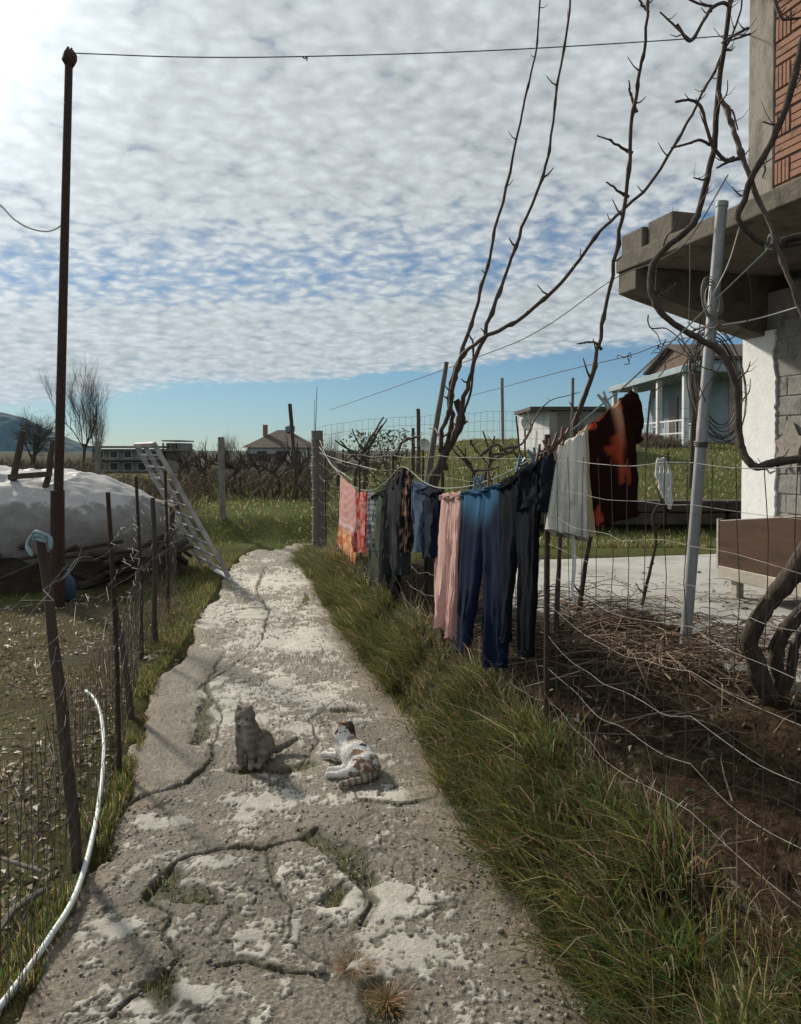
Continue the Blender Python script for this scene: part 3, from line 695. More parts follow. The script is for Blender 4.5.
# ------------------------------------------------------------------ fences
def kinky(p0, p1, n, az, seed, ax=.01):
    g = np.random.default_rng(seed); t = np.linspace(0, 1, n)[:, None]; p = np.asarray(p0) * (1 - t) + np.asarray(p1) * t
    p[:, 2] += g.normal(0, 1, n) * az * .5 + (vnoise(np.arange(n) * .35, np.zeros(n), seed) - .5) * az * 2.4
    p[:, :2] += g.normal(0, 1, (n, 2)) * ax; return p
def right_fence():
    r = thing('wire_fence', 'square mesh wire fence on iron pickets beside the path, hung with laundry', 'fence', (x_fence(6), 6, .3))
    ysp = np.array([1.2, 1.75, 2.4, 3.48, 4.3, 5.15, 6.7, 8.2, 9.57, 10.8, 11.96]); base = np.array([.36] * 7 + [.33, .28, .2, .12])
    top = np.array([1.26] * 7 + [1.28, 1.35, 1.5, 1.72])
    m = MB(); hs = [.16, .31, .46, .60, .74, .87, .99, 1.12, 1.25]
    for k, q in enumerate(hs):
        z = base + q * top / 1.26
        for i in range(len(ysp) - 1):
            n = max(4, int((ysp[i + 1] - ysp[i]) / .11))
            p = kinky((x_fence(ysp[i]), ysp[i], z[i]), (x_fence(ysp[i + 1]), ysp[i + 1], z[i + 1]), n, .012 if k < 7 else .005, 100 + k * 20 + i, .006)
            sag = np.sin(np.linspace(0, np.pi, n)) * (.05 if k < 6 else .012); p[:, 2] -= sag * (ysp[i + 1] - ysp[i])
            p[0] = (x_fence(ysp[i]), ysp[i], z[i]); p[-1] = (x_fence(ysp[i + 1]), ysp[i + 1], z[i + 1])
            m.tube(smooth_line(p, 4), .00085 if k < 8 else .0014, 4, False)
    o1 = m.build('line_wire', M['wire'], r)
    m = MB(); g = np.random.default_rng(5)
    for y in np.arange(1.25, 11.9, .118):
        b = np.interp(y, ysp, base); t = b + np.interp(y, ysp, top); x = x_fence(y); n = 7
        p = np.c_[np.full(n, x), np.full(n, y), np.linspace(b + .1, t, n)]; p[:, :2] += g.normal(0, .005, (n, 2)); m.tube(p, .0015, 4, False)
    m.build('stay_wire', M['darkwire'], r)
    def picket(y, zt, dx=0, rad=.012, mat='rust', label=None):
        x = float(x_fence(y)); m = MB(); zb = np.interp(y, ysp, base)
        m.tube([(x, y, zb - .25), (x + dx * .5, y, zb + (zt - zb) * .5), (x + dx, y, zt)], rad, 8); o = m.build('post', M[mat], r)
        if label: o['label'] = label
    picket(1.75, 1.75); picket(3.48, 1.72, 0, .0135); picket(5.15, 1.5, .0); picket(6.7, 1.62, .01); picket(8.2, 1.55, -.02); picket(9.57, 1.66, .02)
    p = G(325, 546, .1); m = MB(); m.tube([(p[0] + .02, p[1], -.1), (p[0], p[1], 1.66)], .014, 8); m.build('post', M['rust'], r)
    x, y = float(x_fence(11.96)), 11.96
    m = MB(); q, rr = gnarl([(x + .02, y, -.1), (x, y, .6), (x - .01, y, 1.3), (x - .02, y, 1.95)], [.10, .095, .09, .085], 6, .06, 4); m.tube(q, rr, 12)
    o = m.build('corner_post', M['woodgrey'], r); o['label'] = 'thick weathered wooden corner post wound with wire'
    m = MB()
    for k in range(13):
        z = .25 + k * .13; a = np.linspace(0, 2 * np.pi, 13); m.tube(np.c_[x + .105 * np.cos(a), y + .105 * np.sin(a), z + .012 * np.sin(a * 2 + k)], .004, 4, False)
    m.build('wire_wrap', M['wire'], o)
    # wires falling from the head of the corner post to the laundry
    m = MB()
    for k, (px, py, Y) in enumerate([(346, 475, 9.2), (352, 480, 8.8), (377, 470, 7.2)]):
        p = smooth_line([(x, y, 1.86 - k * .12), (np.array([x, y, 1.7]) + P(px, py, Y)) / 2 - UP * .06, P(px, py, Y)], 8); m.tube(p, .003, 4, False)
    m.build('slack_wire', M['wire'], r)
    # a lath and rods stuck up at the corner
    m = MB(); m.tube([P(315, 445, 12), P(316, 415, 12), P(317, 386, 12)], [.008, .006, .004], 5); m.tube([P(314, 440, 12), P(314.5, 400, 12)], [.005, .003], 5); m.build('rod', M['rust'], r)
right_fence()
def left_fence():
    r = thing('wire_fence', 'sagging rusty wire fence on crooked stakes along the left of the path', 'fence', (-1.6, 4.5, 0))
    pb = [((78, 868), (39, 533), 3.08, .021, 'wood'), ((119, 772), (108, 492), 4.02, .013, 'rust'), ((131, 716), (114, 598), 4.75, .019, 'wood'),
          ((142, 657), (136, 476), 6.1, .014, 'rust'), ((155, 642), (153, 498), 6.6, .02, 'wood'), ((168, 612), (165, 470), 7.9, .015, 'rust')]
    labs = ['crooked wooden stake with a pale blue rag knotted on top', None, 'short leaning wooden stake', None, None, None]
    tops = [];bases = []
    for (b, t, Y, rad, mt), lb in zip(pb, labs):
        a = G(*b); c = P(*t, a[1] - .05); tops.append(c); bases.append(a)
        q, rr = gnarl([a - UP * .2, a, a * .5 + c * .5 + np.array([.01, 0, 0]), c], [rad * 1.1, rad * 1.15, rad, rad * .9], 6, .12 if mt == 'wood' else .03, int(b[0]))
        m = MB(); m.tube(q, rr, 9); o = m.build('post', M[mt], r)
        if lb: o['label'] = lb
        if Y < 3.5:
            m = MB(); g = np.random.default_rng(2); c0 = P(40, 536, c[1])
            for k in range(3):
                p = [c0 + np.array([-.03 * math.cos(k), -.02 * math.sin(k * 2), -.012 * k]), c0 + np.array([.0, -.03, .02 - .014 * k]), c0 + np.array([.032, -.005, -.002 - .01 * k]), c0 + np.array([.0, .03, -.01 * k])]
                m.tube(smooth_line(p + [p[0]], 5), .0075, 6)
            m.tube(smooth_line([c0 + np.array([-.03, -.01, .0]), c0 + np.array([-.045, -.012, -.035]), c0 + np.array([-.02, -.02, -.075])], 5), [.006] * 6 + [.009] * 4 + [.003], 6)
            m.tube(smooth_line([c0 + np.array([.0, -.02, .01]), c0 + np.array([.045, -.02, .0]), c0 + np.array([.05, -.02, -.05])], 5), [.006] * 6 + [.009] * 4 + [.003], 6)
            m.build('knotted_rag', M['rag'], r)
    main = [np.array([-.85, 1.0, 0]), np.array([-1.06, 2.0, 0]), bases[0], bases[1], bases[3], bases[5], np.array([-2.72, 9.4, 0])]
    m = MB(); dm = MB()
    hs = [.14, .32, .5, .68, .86, 1.04, 1.22]
    for k, q in enumerate(hs):
        for i in range(len(main) - 1):
            a, b = main[i] + UP * q, main[i + 1] + UP * q * (1.0 if i < 3 else .96)
            n = max(5, int(np.linalg.norm(b - a) / .10)); p = kinky(a, b, n, .024 if k > 2 else .012, 300 + k * 13 + i, .02 if k > 2 else .006)
            p[0], p[-1] = a, b; p[:, 2] -= np.sin(np.linspace(0, np.pi, n)) * .06
            (m if k > 2 else dm).tube(p, .0012 if k > 2 else .0011, 4, False)
    m.build('line_wire', M['wire'], r); dm.build('low_wire', M['darkwire'], r)
    m = MB(); g = np.random.default_rng(6)
    for i in range(len(main) - 1):
        L = np.linalg.norm(main[i + 1] - main[i])
        for t in np.arange(0, 1, .062 / L):
            a = main[i] * (1 - t) + main[i + 1] * t; n = 6; p = np.c_[np.full(n, a[0]), np.full(n, a[1]), np.linspace(.02, .74, n)]; p[:, :2] += g.normal(0, .006, (n, 2)); m.tube(p, .0015, 3, False)
    for q in np.arange(.2, .75, .09):
        for i in range(len(main) - 1):
            m.tube(kinky(main[i] + UP * q, main[i + 1] + UP * q, 12, .01, int(q * 1000) + i, .004), .0014, 3, False)
    m.build('mesh_wire', M['darkwire'], r)
    # loose curls of wire
    for k in range(9):
        m = MB(); i = g.integers(1, 5); t = g.random(); a = main[i] * (1 - t) + main[i + 1] * t + UP * g.uniform(.7, 1.25)
        p = [a]; d = g.normal(0, 1, 3) * .05
        for j in range(5): d = d * .7 + g.normal(0, .03, 3); p.append(p[-1] + d)
        m.tube(smooth_line(p, 4), .0013, 4, False); m.build('loose_wire', M['wire'], r)
left_fence()
def upper_fence():
    r = thing('wire_fence', 'tall wire mesh fence standing along the terrace against the sky', 'fence', (2, 14, 1))
    pts = np.array([(-1.5, 14.2), (.3, 14.1), (2.0, 14.0), (3.7, 13.9), (5.4, 13.8)]); n = 62
    x = np.linspace(-1.5, 5.4, n); y = np.interp(x, pts[:, 0], pts[:, 1]); zb = H(x, y, False)
    ht = 1.62 + .0 * x; zt = zb * .45 + np.interp(x, [-1.5, 1.5, 5.4], [.55, .68, .72]) + ht - .25
    m = MB()
    for k in range(11):
        t = k / 10; p = np.c_[x, y, zb * (1 - t) + zt * t + np.random.default_rng(k).normal(0, .008, n)]; m.tube(p, .003, 3, False)
    for i in range(n): m.tube([(x[i], y[i], zb[i]), (x[i] + .01, y[i], zt[i])], .0026, 3, False)
    m.build('mesh_wire', M['darkwire'], r)
upper_fence()

# posts standing on their own in the plots
POSTS = [((98, 500), (98, 441), .11, 'post', 'square concrete post in front of the block of flats'), ((223, 518), (221, 437), .10, 'post', 'grey concrete post at the near edge of the vineyard'),
         ((298, 498), (290, 404), .085, 'wood', 'tall dark pole standing in front of the white house'), ((503, 446), (502, 378), .10, 'post', 'tall concrete post on the grassy slope behind the pants'),
         ((419, 476), (418, 409), .10, 'wood', 'dark wooden post beside the slanting prop, behind the sweater'), ((413, 476), (413, 428), .085, 'wood', 'shorter wooden post leaning on a taller one behind the sweater'),
         ((520, 452), (516, 416), .06, 'wood', 'thin stake beside the satellite dish'), ((571, 470), (573, 378), .07, 'woodgrey', 'grey timber stake behind the white knit garment'), ((545, 452), (549, 425), .05, 'wood', 'small stake in front of the flat roofed shed')]
for (b, t, w, mt, lab) in POSTS:
    a = GH(*b, 6, 60); c = P(*t, a[1]); m = MB()
    if mt == 'post': m.beam(a - UP * .2, c, w, w, (0, 1, 0)); o = m.build('concrete_post', M[mt], None, a, False, .012)
    else:
        q, rr = gnarl([a - UP * .2, a * .5 + c * .5, c], [w * .55, w * .52, w * .48], 6, .08, int(b[0])); m.tube(q, rr, 9); o = m.build('wooden_post', M[mt], None, a)
    tag(o, lab, 'post', 'posts standing in the plots')
m = MB(); a = GH(432, 482, 6, 40); a = P(427, 490, 7.6); c = P(447, 362, 7.6); q, rr = gnarl([a - UP * .9, a, c], [.03, .03, .022], 8, .08, 5); m.tube(q, rr, 8)
tag(m.build('wooden_prop', M['woodgrey'], None, a), 'long grey prop slanting up beside the vine trunk', 'prop')

# ------------------------------------------------------------------ left side: pole, heap, rack, hose
def build_pole():
    Y = 8.3; a = P(57, 600, Y); a[2] = 0
    r = thing('washing_line_pole', 'tall rusty iron pole with a wire tied to its top', 'pole', a)
    b = P(58.5, 490, Y); c = P(69, 58, Y)
    m = MB(); m.tube([a - UP * .1, b, c], [.056, .05, .040], 12); m.build('pole', M['rust'], r)
    m = MB(); m.tube([a - UP * .1, P(57.6, 490, Y - .0)], [.08, .072], 10); m.build('sleeve', M['rust'], r)
    m = MB(); m.blob(P(69.5, 58, Y), (.075, .07, .10), 10, .3, 4); m.tube([P(68.5, 54, Y), P(68, 47, Y)], [.02, .014], 6); m.tube([P(71, 54, Y), P(71.5, 48, Y)], [.012, .012], 6); m.build('pole_head', M['rust'], r)
    return Y
YP = build_pole()
m = MB(); pts = [P(70, 53, YP), P(186, 57, 8.3), P(302, 56.5, 8.35), P(480, 51, 8.4), P(640, 42, 8.45), P(722, 36, 8.5), P(750, 34, 8.52)]
m.tube(smooth_line(pts, 8), .0062, 5)
tag(m.build('overhead_wire', M['darkwire'], None, pts[0]), 'thin wire strung across the sky from the iron pole to the house', 'wire')
m = MB(); q = P(302, 56.5, 8.35); m.tube(smooth_line([q, q + np.array([.03, 0, -.02]), q + np.array([.055, 0, -.005]), q + np.array([.05, 0, -.045])], 4), .007, 5)
tag(m.build('wire_hook', M['darkwire'], None, q), 'small bent hook hanging on the overhead wire', 'hook')
m = MB(); pts = [P(-90, 150, 7.6), P(-30, 180, 7.9), P(0, 205, 8.05), P(15, 220, 8.1), P(32, 229, 8.2), P(50, 231, 8.25), P(63, 222, 8.28), P(66, 200, 8.28), P(67, 165, 8.28)]
m.tube(smooth_line(pts, 8), .0085, 5)
tag(m.build('cable', M['whiterope'], None, pts[3]), 'pale loose cable sagging to the iron pole from the left edge', 'cable')

HX, HY = -5.25, 10.6
def heap_top(a, k): # profile radius / height
    return k
def build_heap():
    na, nk = 220, 100; A, K = np.meshgrid(np.linspace(0, 2 * np.pi, na, endpoint=False), np.linspace(0, 1, nk))
    def shell(grow, kmax, seed, ruff):
        K2 = K * kmax; th = K2 * np.pi / 2
        rx, ry, rz = 2.16 + grow, 1.7 + grow, 1.34 + grow
        lump = 1 + (fbm(np.cos(A) * 2 + 5, np.sin(A) * 2 + K2 * 2, seed) - .5) * .14
        s = np.sin(th) ** .8
        x = HX + rx * s * np.cos(A) * lump; y = HY + ry * s * np.sin(A) * lump
        z = rz * np.cos(th) ** .75 * (1 + (fbm(x * 1.1, y * 1.1, seed + 3) - .5) * .16)
        # creases that run down the sheet and gather
        rd = lambda sx, sz, sd: 1 - 2 * np.abs(fbm(x * sx + z * .7, y * sx * .7 + z * sz, sd, 3, .5) - .5) * 2
        cr2 = np.maximum(0, rd(2.2, 1.0, seed + 21) - .55) * ruff * .55 + np.maximum(0, rd(4.5, 2.6, seed + 23) - .5) * ruff * .22
        cr = (fbm(A * 7 + K2 * 2, K2 * 3.5, seed + 7, 3, .5) - .5) * ruff * .55 * (.2 + K2) + (np.abs(fbm(x * 3 + 9, y * 3 + z * 2, seed + 11, 3, .45) - .5) - .1) * ruff * .35
        n = np.stack([np.cos(A) * s, np.sin(A) * s, np.cos(th) + .15], -1); n /= np.linalg.norm(n, axis=-1, keepdims=True)
        p = np.stack([x, y, z], -1) + n * (cr + cr2)[..., None]
        return p
    p = shell(0, 1.0, 81, .07); p[..., 2] = np.where(K >= 1, -.05, p[..., 2])
    i = np.arange(nk - 1)[:, None] * na + np.arange(na)[None]; j = np.arange(nk - 1)[:, None] * na + (np.arange(na)[None] + 1) % na
    q = np.stack([i, i + na, j + na, j], -1).reshape(-1, 4)
    m = MB(); m.add(p.reshape(-1, 3), q.tolist()); tag(m.build('hay_heap', M['hay'], None, (HX, HY, 0)), 'dark heap of hay and wood under a plastic sheet', 'heap')
    m = MB(); g = np.random.default_rng(4)
    t = shell(.05, .90, 81, .085)
    hem = (fbm(A * 3, K * 0, 5) - .5) * .35 * K ** 3; t[..., 2] += hem
    m = MB(); m.add(t.reshape(-1, 3), q.tolist())
    mt, nt, b = new_mat('plastic_sheet'); n1 = tex(nt, 2.2, 5, .65); n2 = tex(nt, 14, 4, .6)
    nt.links.new(ramp(nt, n1.outputs['Fac'], [(.3, (.55, .545, .54)), (.7, (.76, .76, .75))]), b.inputs['Base Color'])
    b.inputs['Roughness'].default_value = .5; bump(nt, b, n2.outputs['Fac'], .12, .03)
    tr = nt.nodes.new('ShaderNodeBsdfTransparent'); tr.inputs[0].default_value = (.9, .9, .88, 1); ts = nt.nodes.new('ShaderNodeBsdfTranslucent'); ts.inputs[0].default_value = (.6, .6, .58, 1)
    m1 = nt.nodes.new('ShaderNodeMixShader'); m1.inputs[0].default_value = .3; nt.links.new(b.outputs[0], m1.inputs[1]); nt.links.new(ts.outputs[0], m1.inputs[2])
    m2 = nt.nodes.new('ShaderNodeMixShader'); tcz = nt.nodes.new('ShaderNodeTexCoord'); sz = nt.nodes.new('ShaderNodeSeparateXYZ'); nt.links.new(tcz.outputs['Object'], sz.inputs[0])
    opaque_z = mnode(nt, 'ADD', sz.outputs[2], mnode(nt, 'MULTIPLY', mnode(nt, 'SUBTRACT', n1.outputs['Fac'], .5), .9))     # more opaque towards the top, clearer lower down
    nt.links.new(ramp(nt, opaque_z, [(.5, (.74, .74, .74)), (.95, (.50, .50, .50)), (1.25, (.12, .12, .12))]), m2.inputs[0])
    nt.links.new(m1.outputs[0], m2.inputs[1]); nt.links.new(tr.outputs[0], m2.inputs[2]); nt.links.new(m2.outputs[0], nt.nodes['Material Output'].inputs[0])
    tag(m.build('plastic_sheet', mt, None, (HX, HY, 0)), 'creased translucent plastic sheet draped over the dark heap', 'plastic sheet')
    # logs and sticks round the foot of the heap
    m = MB()
    for k in range(44):
        a = g.uniform(np.pi * 1.02, np.pi * 2.02); c = np.array([HX + 2.2 * math.cos(a) * g.uniform(.9, 1.06), HY + 1.75 * math.sin(a) * g.uniform(.9, 1.1), g.uniform(.02, .5)])
        d = np.array([-math.sin(a), math.cos(a), g.normal(0, .25)]) * g.uniform(.2, .6); m.tube([c - d, c + d], [g.uniform(.02, .05)] * 2, 6)
    o = m.build('firewood', M['hay'], None, (HX, HY - 1.7, 0)); tag(o, 'loose sticks and firewood heaped along the foot of the plastic-covered heap', 'firewood', None, 'stuff')
build_heap()
Y = 9.7
r = thing('trestle', 'dark wooden A shaped trestle stuck in the top of the covered heap', 'trestle', P(30, 490, Y))
for (a, b) in (((3, 530), (23, 431)), ((40, 525), (54, 440))):
    q, rr = gnarl([P(*a, Y), (P(*a, Y) + P(*b, Y)) / 2, P(*b, Y)], [.05, .045, .04], 5, .1, a[0]); m = MB(); m.tube(q, rr, 8); m.build('leg', M['wood'], r)
m = MB(); m.beam(P(9, 477, Y - .06), P(50, 474, Y - .06), .06, .07); m.build('crossbar', M['wood'], r)

def build_rack():
    off = np.array([-.94, .0, 1.72]); bots = [G(190, 559), G(209, 574), G(230, 581)]
    d = (bots[2] - bots[0]); d /= np.linalg.norm(d)
    bots = [bots[2] - d * 1.42, bots[2] - d * .72, bots[2]]
    r = thing('steel_rack', 'wide rusty steel ladder rack with three rails, leaning to the left', 'rack', (bots[0] + bots[2]) / 2)
    nrm = np.cross(off, d); nrm /= np.linalg.norm(nrm)
    for k, b in enumerate(bots):
        m = MB(); m.beam(b + UP * .02, b + off, .032, .06, nrm); m.build('rail', M['steel'], r, smooth=False, bevel=.006)
    for t in np.linspace(.08, .92, 10):
        for i in (0, 1):
            m = MB(); m.beam(bots[i] + off * t + d * .023, bots[i + 1] + off * t - d * .023, .018, .034 if i == 0 else .014, nrm); m.build('rung', M['steel'], r, smooth=False)
    m = MB(); m.beam(bots[0] + off * 1.0 - d * .03, bots[2] + off * 1.0 + d * .03, .06, .05, nrm); m.build('top_bar', M['steel'], r, smooth=False, bevel=.006)
    m = MB(); m.beam(bots[1] - d * .05 + UP * .03, bots[2] + d * .03 + UP * .03, .04, .055, nrm); m.build('foot_bar', M['whitewall'], r, smooth=False, bevel=.006)
    # the rail it leans on
    c = (bots[0] + off * .55 + bots[1] + off * .55) / 2
    s = thing('hurdle', 'low dark wooden hurdle that props up the leaning steel rack', 'hurdle', (c[0] - .1, c[1], 0))
    for k in (-.5, .5):
        q = c + d * k + np.array([-.09, 0, -.05]); m = MB(); m.tube([(q[0], q[1], -.1), q], [.04, .035], 8); m.build('stake', M['wood'], s)
    m = MB(); m.tube([c - d * .75 + np.array([-.075, 0, -.04]), c + d * .72 + np.array([-.075, 0, -.04])], .035, 8); m.build('crossbar', M['wood'], s)
build_rack()

hp = [G(-30, 1040, .02), G(8, 996, .02), G(48, 940, .025), G(78, 888, .03), G(97, 815, .03), G(104, 752, .05), G(101, 716, .09), G(95, 700, .12), G(86, 691, .14)]
hp = [G(-120, 1150, .02)] + hp
m = MB(); m.tube(smooth_line(hp, 10), .0108, 12)
tag(m.build('garden_hose', M['hose'], None, G(78, 888)), 'white plastic pipe curving over the leaves beside the path', 'pipe')
for pts, rad, lab in (([(-6, 938), (12, 912), (38, 894), (52, 886)], .012, 'pale broken branch lying in the leaves, nearest the bottom corner'), ([(2, 858), (18, 864), (42, 872)], .008, 'short pale stick lying on the dead leaves by the crooked stake')):
    p = [G(*q, .02) for q in pts]; q, rr = gnarl(p, [rad, rad * 1.1, rad] + [rad * .6] * (len(p) - 3), 6, .15, 3); m = MB(); m.tube(q, rr, 7)
    tag(m.build('fallen_branch', M['woodgrey'], None, p[1]), lab, 'branch', 'sticks among the dead leaves')
a = P(67, 610, 8.55); a = np.array([a[0], a[1], 0.0])
rj = thing('plastic_jug', 'blue plastic jug standing in the shade before the heap', 'jug', a)
m = MB(); m.lathe(a, [(.08, 0), (.09, .03), (.09, .2), (.04, .27), (.03, .3)], 14); m.build('body', M['bluejug'], rj)
m = MB(); m.lathe(a + UP * .301, [(.035, 0), (.035, .03)], 12); m.build('cap', M['bluejug'], rj)

# ------------------------------------------------------------------ vines
def px_line(pts, Y0, Y1=None):
    Y1 = Y0 if Y1 is None else Y1; n = len(pts)
    return [P(px, py, Y0 + (Y1 - Y0) * i / max(1, n - 1)) for i, (px, py) in enumerate(pts)]
def cane(parent, pts, r0, r1, seed, Y0=None, Y1=None, name='cane', mat='cane', spur=True):
    p = pts if Y0 is None else px_line(pts, Y0, Y1); n = len(p); g = np.random.default_rng(seed)
    q, rr = gnarl(p, np.linspace(r0, r1, n), 9, .3 if name == 'cane' else .06, seed, .42 if name == 'cane' else 0); m = MB(); m.tube(q, rr, 8)
    if spur:
        for i in range(4, len(q) - 2, 6):
            if g.random() < .75:
                d = g.normal(0, 1, 3) * np.array([1, .5, .3]); d = d / np.linalg.norm(d) + UP * .55; L = g.uniform(.03, .10)
                e = [q[i], q[i] + d * L * .5, q[i] + d * L + UP * L * .3]; m.tube(e, [rr[i] * .6, rr[i] * .4, rr[i] * .22], 5)
    return m.build(name, M[mat], parent, sharp=75)
def build_mid_vine():
    Y = 7.0; base = P(430, 520, Y); base[2] = float(H(base[0], Y)) - .05
    r = thing('grapevine', 'leafless grapevine with tall bare canes rising behind the jeans and pink trousers', 'vine', base)
    t = cane(r, [base, P(432, 495, Y), P(440, 465, Y), P(452, 440, Y), P(462, 420, Y), P(456, 400, Y)], .06, .03, 1, name='trunk', mat='bark')
    cane(r, [(447, 452), (452, 418), (450, 392), (462, 352), (478, 300), (494, 235), (510, 172), (524, 100), (537, 42), (542, -40)], .022, .007, 2, 7.0, 6.6)
    cane(r, [(452, 440), (462, 408), (472, 372), (490, 318), (508, 268), (524, 222), (546, 165), (556, 95), (569, 12), (574, -40)], .022, .007, 3, 6.9, 6.4)
    cane(r, [(446, 470), (440, 440), (449, 408), (457, 370), (475, 344), (512, 324), (560, 284), (606, 226), (652, 182), (684, 128), (703, 92), (720, 60), (738, 20), (746, -30)], .022, .006, 4, 7.1, 5.4)
    cane(r, [(457, 420), (470, 396), (474, 350), (468, 332)], .014, .006, 5, 6.9, 6.8)
    for k, pts in enumerate([[(470, 440), (478, 452), (492, 470)], [(480, 455), (496, 445), (510, 452), (524, 440), (535, 420), (548, 402), (580, 392)], [(440, 440), (436, 430), (428, 428)], [(500, 450), (520, 445), (530, 430), (528, 410)]]):
        cane(r, pts, .013, .004, 20 + k, 7.0, 8.0)
    # arm that bows over to the wooden post
    cane(r, [(395, 460), (400, 446), (408, 439), (420, 437)], .014, .010, 31, 8.3, 8.0)
build_mid_vine()
b = P(579, 452, 5.6); b[2] = .40
r = thing('grapevine', 'single tall bare vine shoot rising behind the white knit garment', 'vine', b)
cane(r, [b, P(586, 560, 5.6), P(592, 528, 5.6), P(594, 505, 5.6)], .02, .018, 40, name='trunk', mat='bark')
cane(r, [P(594, 505, 5.6), P(588, 460, 5.6), P(574, 428, 5.6), P(588, 385, 5.5), P(600, 340, 5.5), P(613, 268, 5.4), P(625, 200, 5.3), P(634, 110, 5.2), P(642, 62, 5.1), P(648, 10, 5.0), P(652, -50, 5.0)], .021, .007, 41)
for k, pts in enumerate([[(602, 348), (592, 342), (577, 344)], [(628, 198), (612, 186), (606, 182)], [(632, 154), (612, 142), (597, 135)], [(636, 112), (630, 92), (629, 80)], [(648, 12), (642, 4), (638, -6)]]):
    cane(r, pts, .011, .004, 50 + k, 5.3, 5.25, spur=False)

def build_right_vine():
    Yb = 3.75; base = P(768, 700, Yb); base[2] = float(H(base[0], Yb)) - .04
    r = thing('grapevine', 'old twisted grapevine with thick looping trunk before the yard and sofa', 'vine', base)
    c = lambda nm, pts, a, b_, s, Y0, Y1=None, mt='bark', sp=False: cane(r, pts, a, b_, s, Y0, Y1, nm, mt, sp)
    c('trunk', [(772, 708), (762, 680), (752, 655), (753, 628), (772, 600), (796, 568), (820, 530), (838, 470)], .050, .038, 1, 3.75, 3.5)
    c('trunk', [(770, 704), (778, 680), (776, 655), (786, 630), (806, 606), (840, 580)], .036, .026, 2, 3.8, 3.6)
    c('trunk', [(776, 705), (790, 676), (797, 640), (820, 610)], .022, .016, 3, 3.85, 3.8)
    c('arm', [(838, 470), (815, 461), (798, 459), (775, 463), (757, 467), (746, 458), (740, 440), (738, 410), (734, 380), (720, 352), (698, 338), (672, 322), (656, 305), (650, 285), (653, 264), (668, 246), (690, 228), (700, 208), (708, 175), (714, 148)], .019, .0165, 4, 3.55, 4.3)
    c('arm', [(714, 148), (717, 110), (721, 70), (728, 20), (733, -40)], .0165, .013, 5, 4.3, 4.3)
    c('arm', [(840, -40), (806, 30), (797, 66), (786, 108), (768, 150), (752, 176), (745, 198), (738, 216), (744, 228), (756, 240), (770, 246), (786, 245), (840, 236)], .0185, .014, 6, 4.1, 4.0)
    c('arm', [(770, 247), (785, 240), (800, 236), (835, 234)], .018, .018, 7, 4.0)
    c('cane', [(719, 92), (734, 130), (748, 172), (764, 214), (780, 256), (800, 308), (826, 380)], .014, .0125, 8, 4.25, 3.8, 'cane')
    tw = [([(677, 24), (690, 41), (704, 20), (711, 9), (722, 3), (730, 6)], .012), ([(660, 12), (677, 28), (690, 41)], .008), ([(722, 43), (733, 36), (748, 28)], .009), ([(726, 42), (738, 38), (750, 34)], .007),
          ([(675, 102), (690, 100), (701, 107), (706, 125), (713, 146), (725, 160), (734, 158)], .012), ([(671, 148), (690, 143), (700, 140), (710, 145)], .009), ([(717, 168), (728, 162), (742, 158)], .010),
          ([(720, 62), (712, 76), (703, 92)], .008), ([(738, 130), (733, 112), (731, 110)], .006), ([(670, -10), (700, 4), (712, 6)], .008), ([(801, 18), (790, 19), (782, 18), (776, 4), (772, -10)], .011)]
    for k, (p, rad) in enumerate(tw): cane(r, p, rad * .6, rad, 60 + k, 4.2, 4.25, 'twig')
    g = np.random.default_rng(76); tr_ = [q for q in r.children if q.name.startswith('trunk')]; m = MB()
    for q in tr_:
        co = np.array([tuple(v.co) for v in q.data.vertices]) + np.array(q.parent.location); nn_ = 8
        for k in range(26):
            i = int(g.integers(0, len(co) // nn_ - 7)); j = int(g.integers(0, nn_)); ce = lambda t: co[t * nn_:(t + 1) * nn_].mean(0)
            p = [co[(i + t) * nn_ + j] + (co[(i + t) * nn_ + j] - ce(i + t)) * (.02 + .10 * abs(t - 3) / 3 * g.random()) for t in range(0, 7, 2)]
            m.tube(smooth_line(p, 3), .0045, 4)
    o_ = m.build('loose_bark', M['cane'], r); o_['kind'] = 'stuff'
    g = np.random.default_rng(77)
    for k in range(16):
        px, py = [(716, 120), (708, 175), (700, 210), (662, 255), (652, 290), (690, 332), (735, 385), (780, 120), (760, 160), (745, 195), (724, 50), (796, 68), (738, 415), (770, 462), (757, 467), (728, 20)][k]
        a = g.uniform(0, 6.28); L = g.uniform(14, 40); p = [(px, py), (px + L * .4 * math.cos(a), py + L * .4 * math.sin(a) - 3), (px + L * .75 * math.cos(a + .3), py + L * .75 * math.sin(a + .3) - 8), (px + L * math.cos(a + .2), py + L * math.sin(a + .2) - 14)]
        cane(r, p, .007, .002, 600 + k, 4.25, 4.1 + g.uniform(-.2, .2), 'twig')
    m = MB(); c0 = P(771, 246, 4.0)
    for k in range(6):
        a = np.linspace(0, 2 * np.pi, 11); m.tube(np.c_[c0[0] + .03 * np.cos(a) + .004 * k, c0[1] + .03 * np.sin(a), c0[2] + .028 * np.sin(a + k) + .006 * k], .004, 4, False)
    m.build('rope_knot', M['rope'], r)
    return c0
KNOT = build_right_vine()
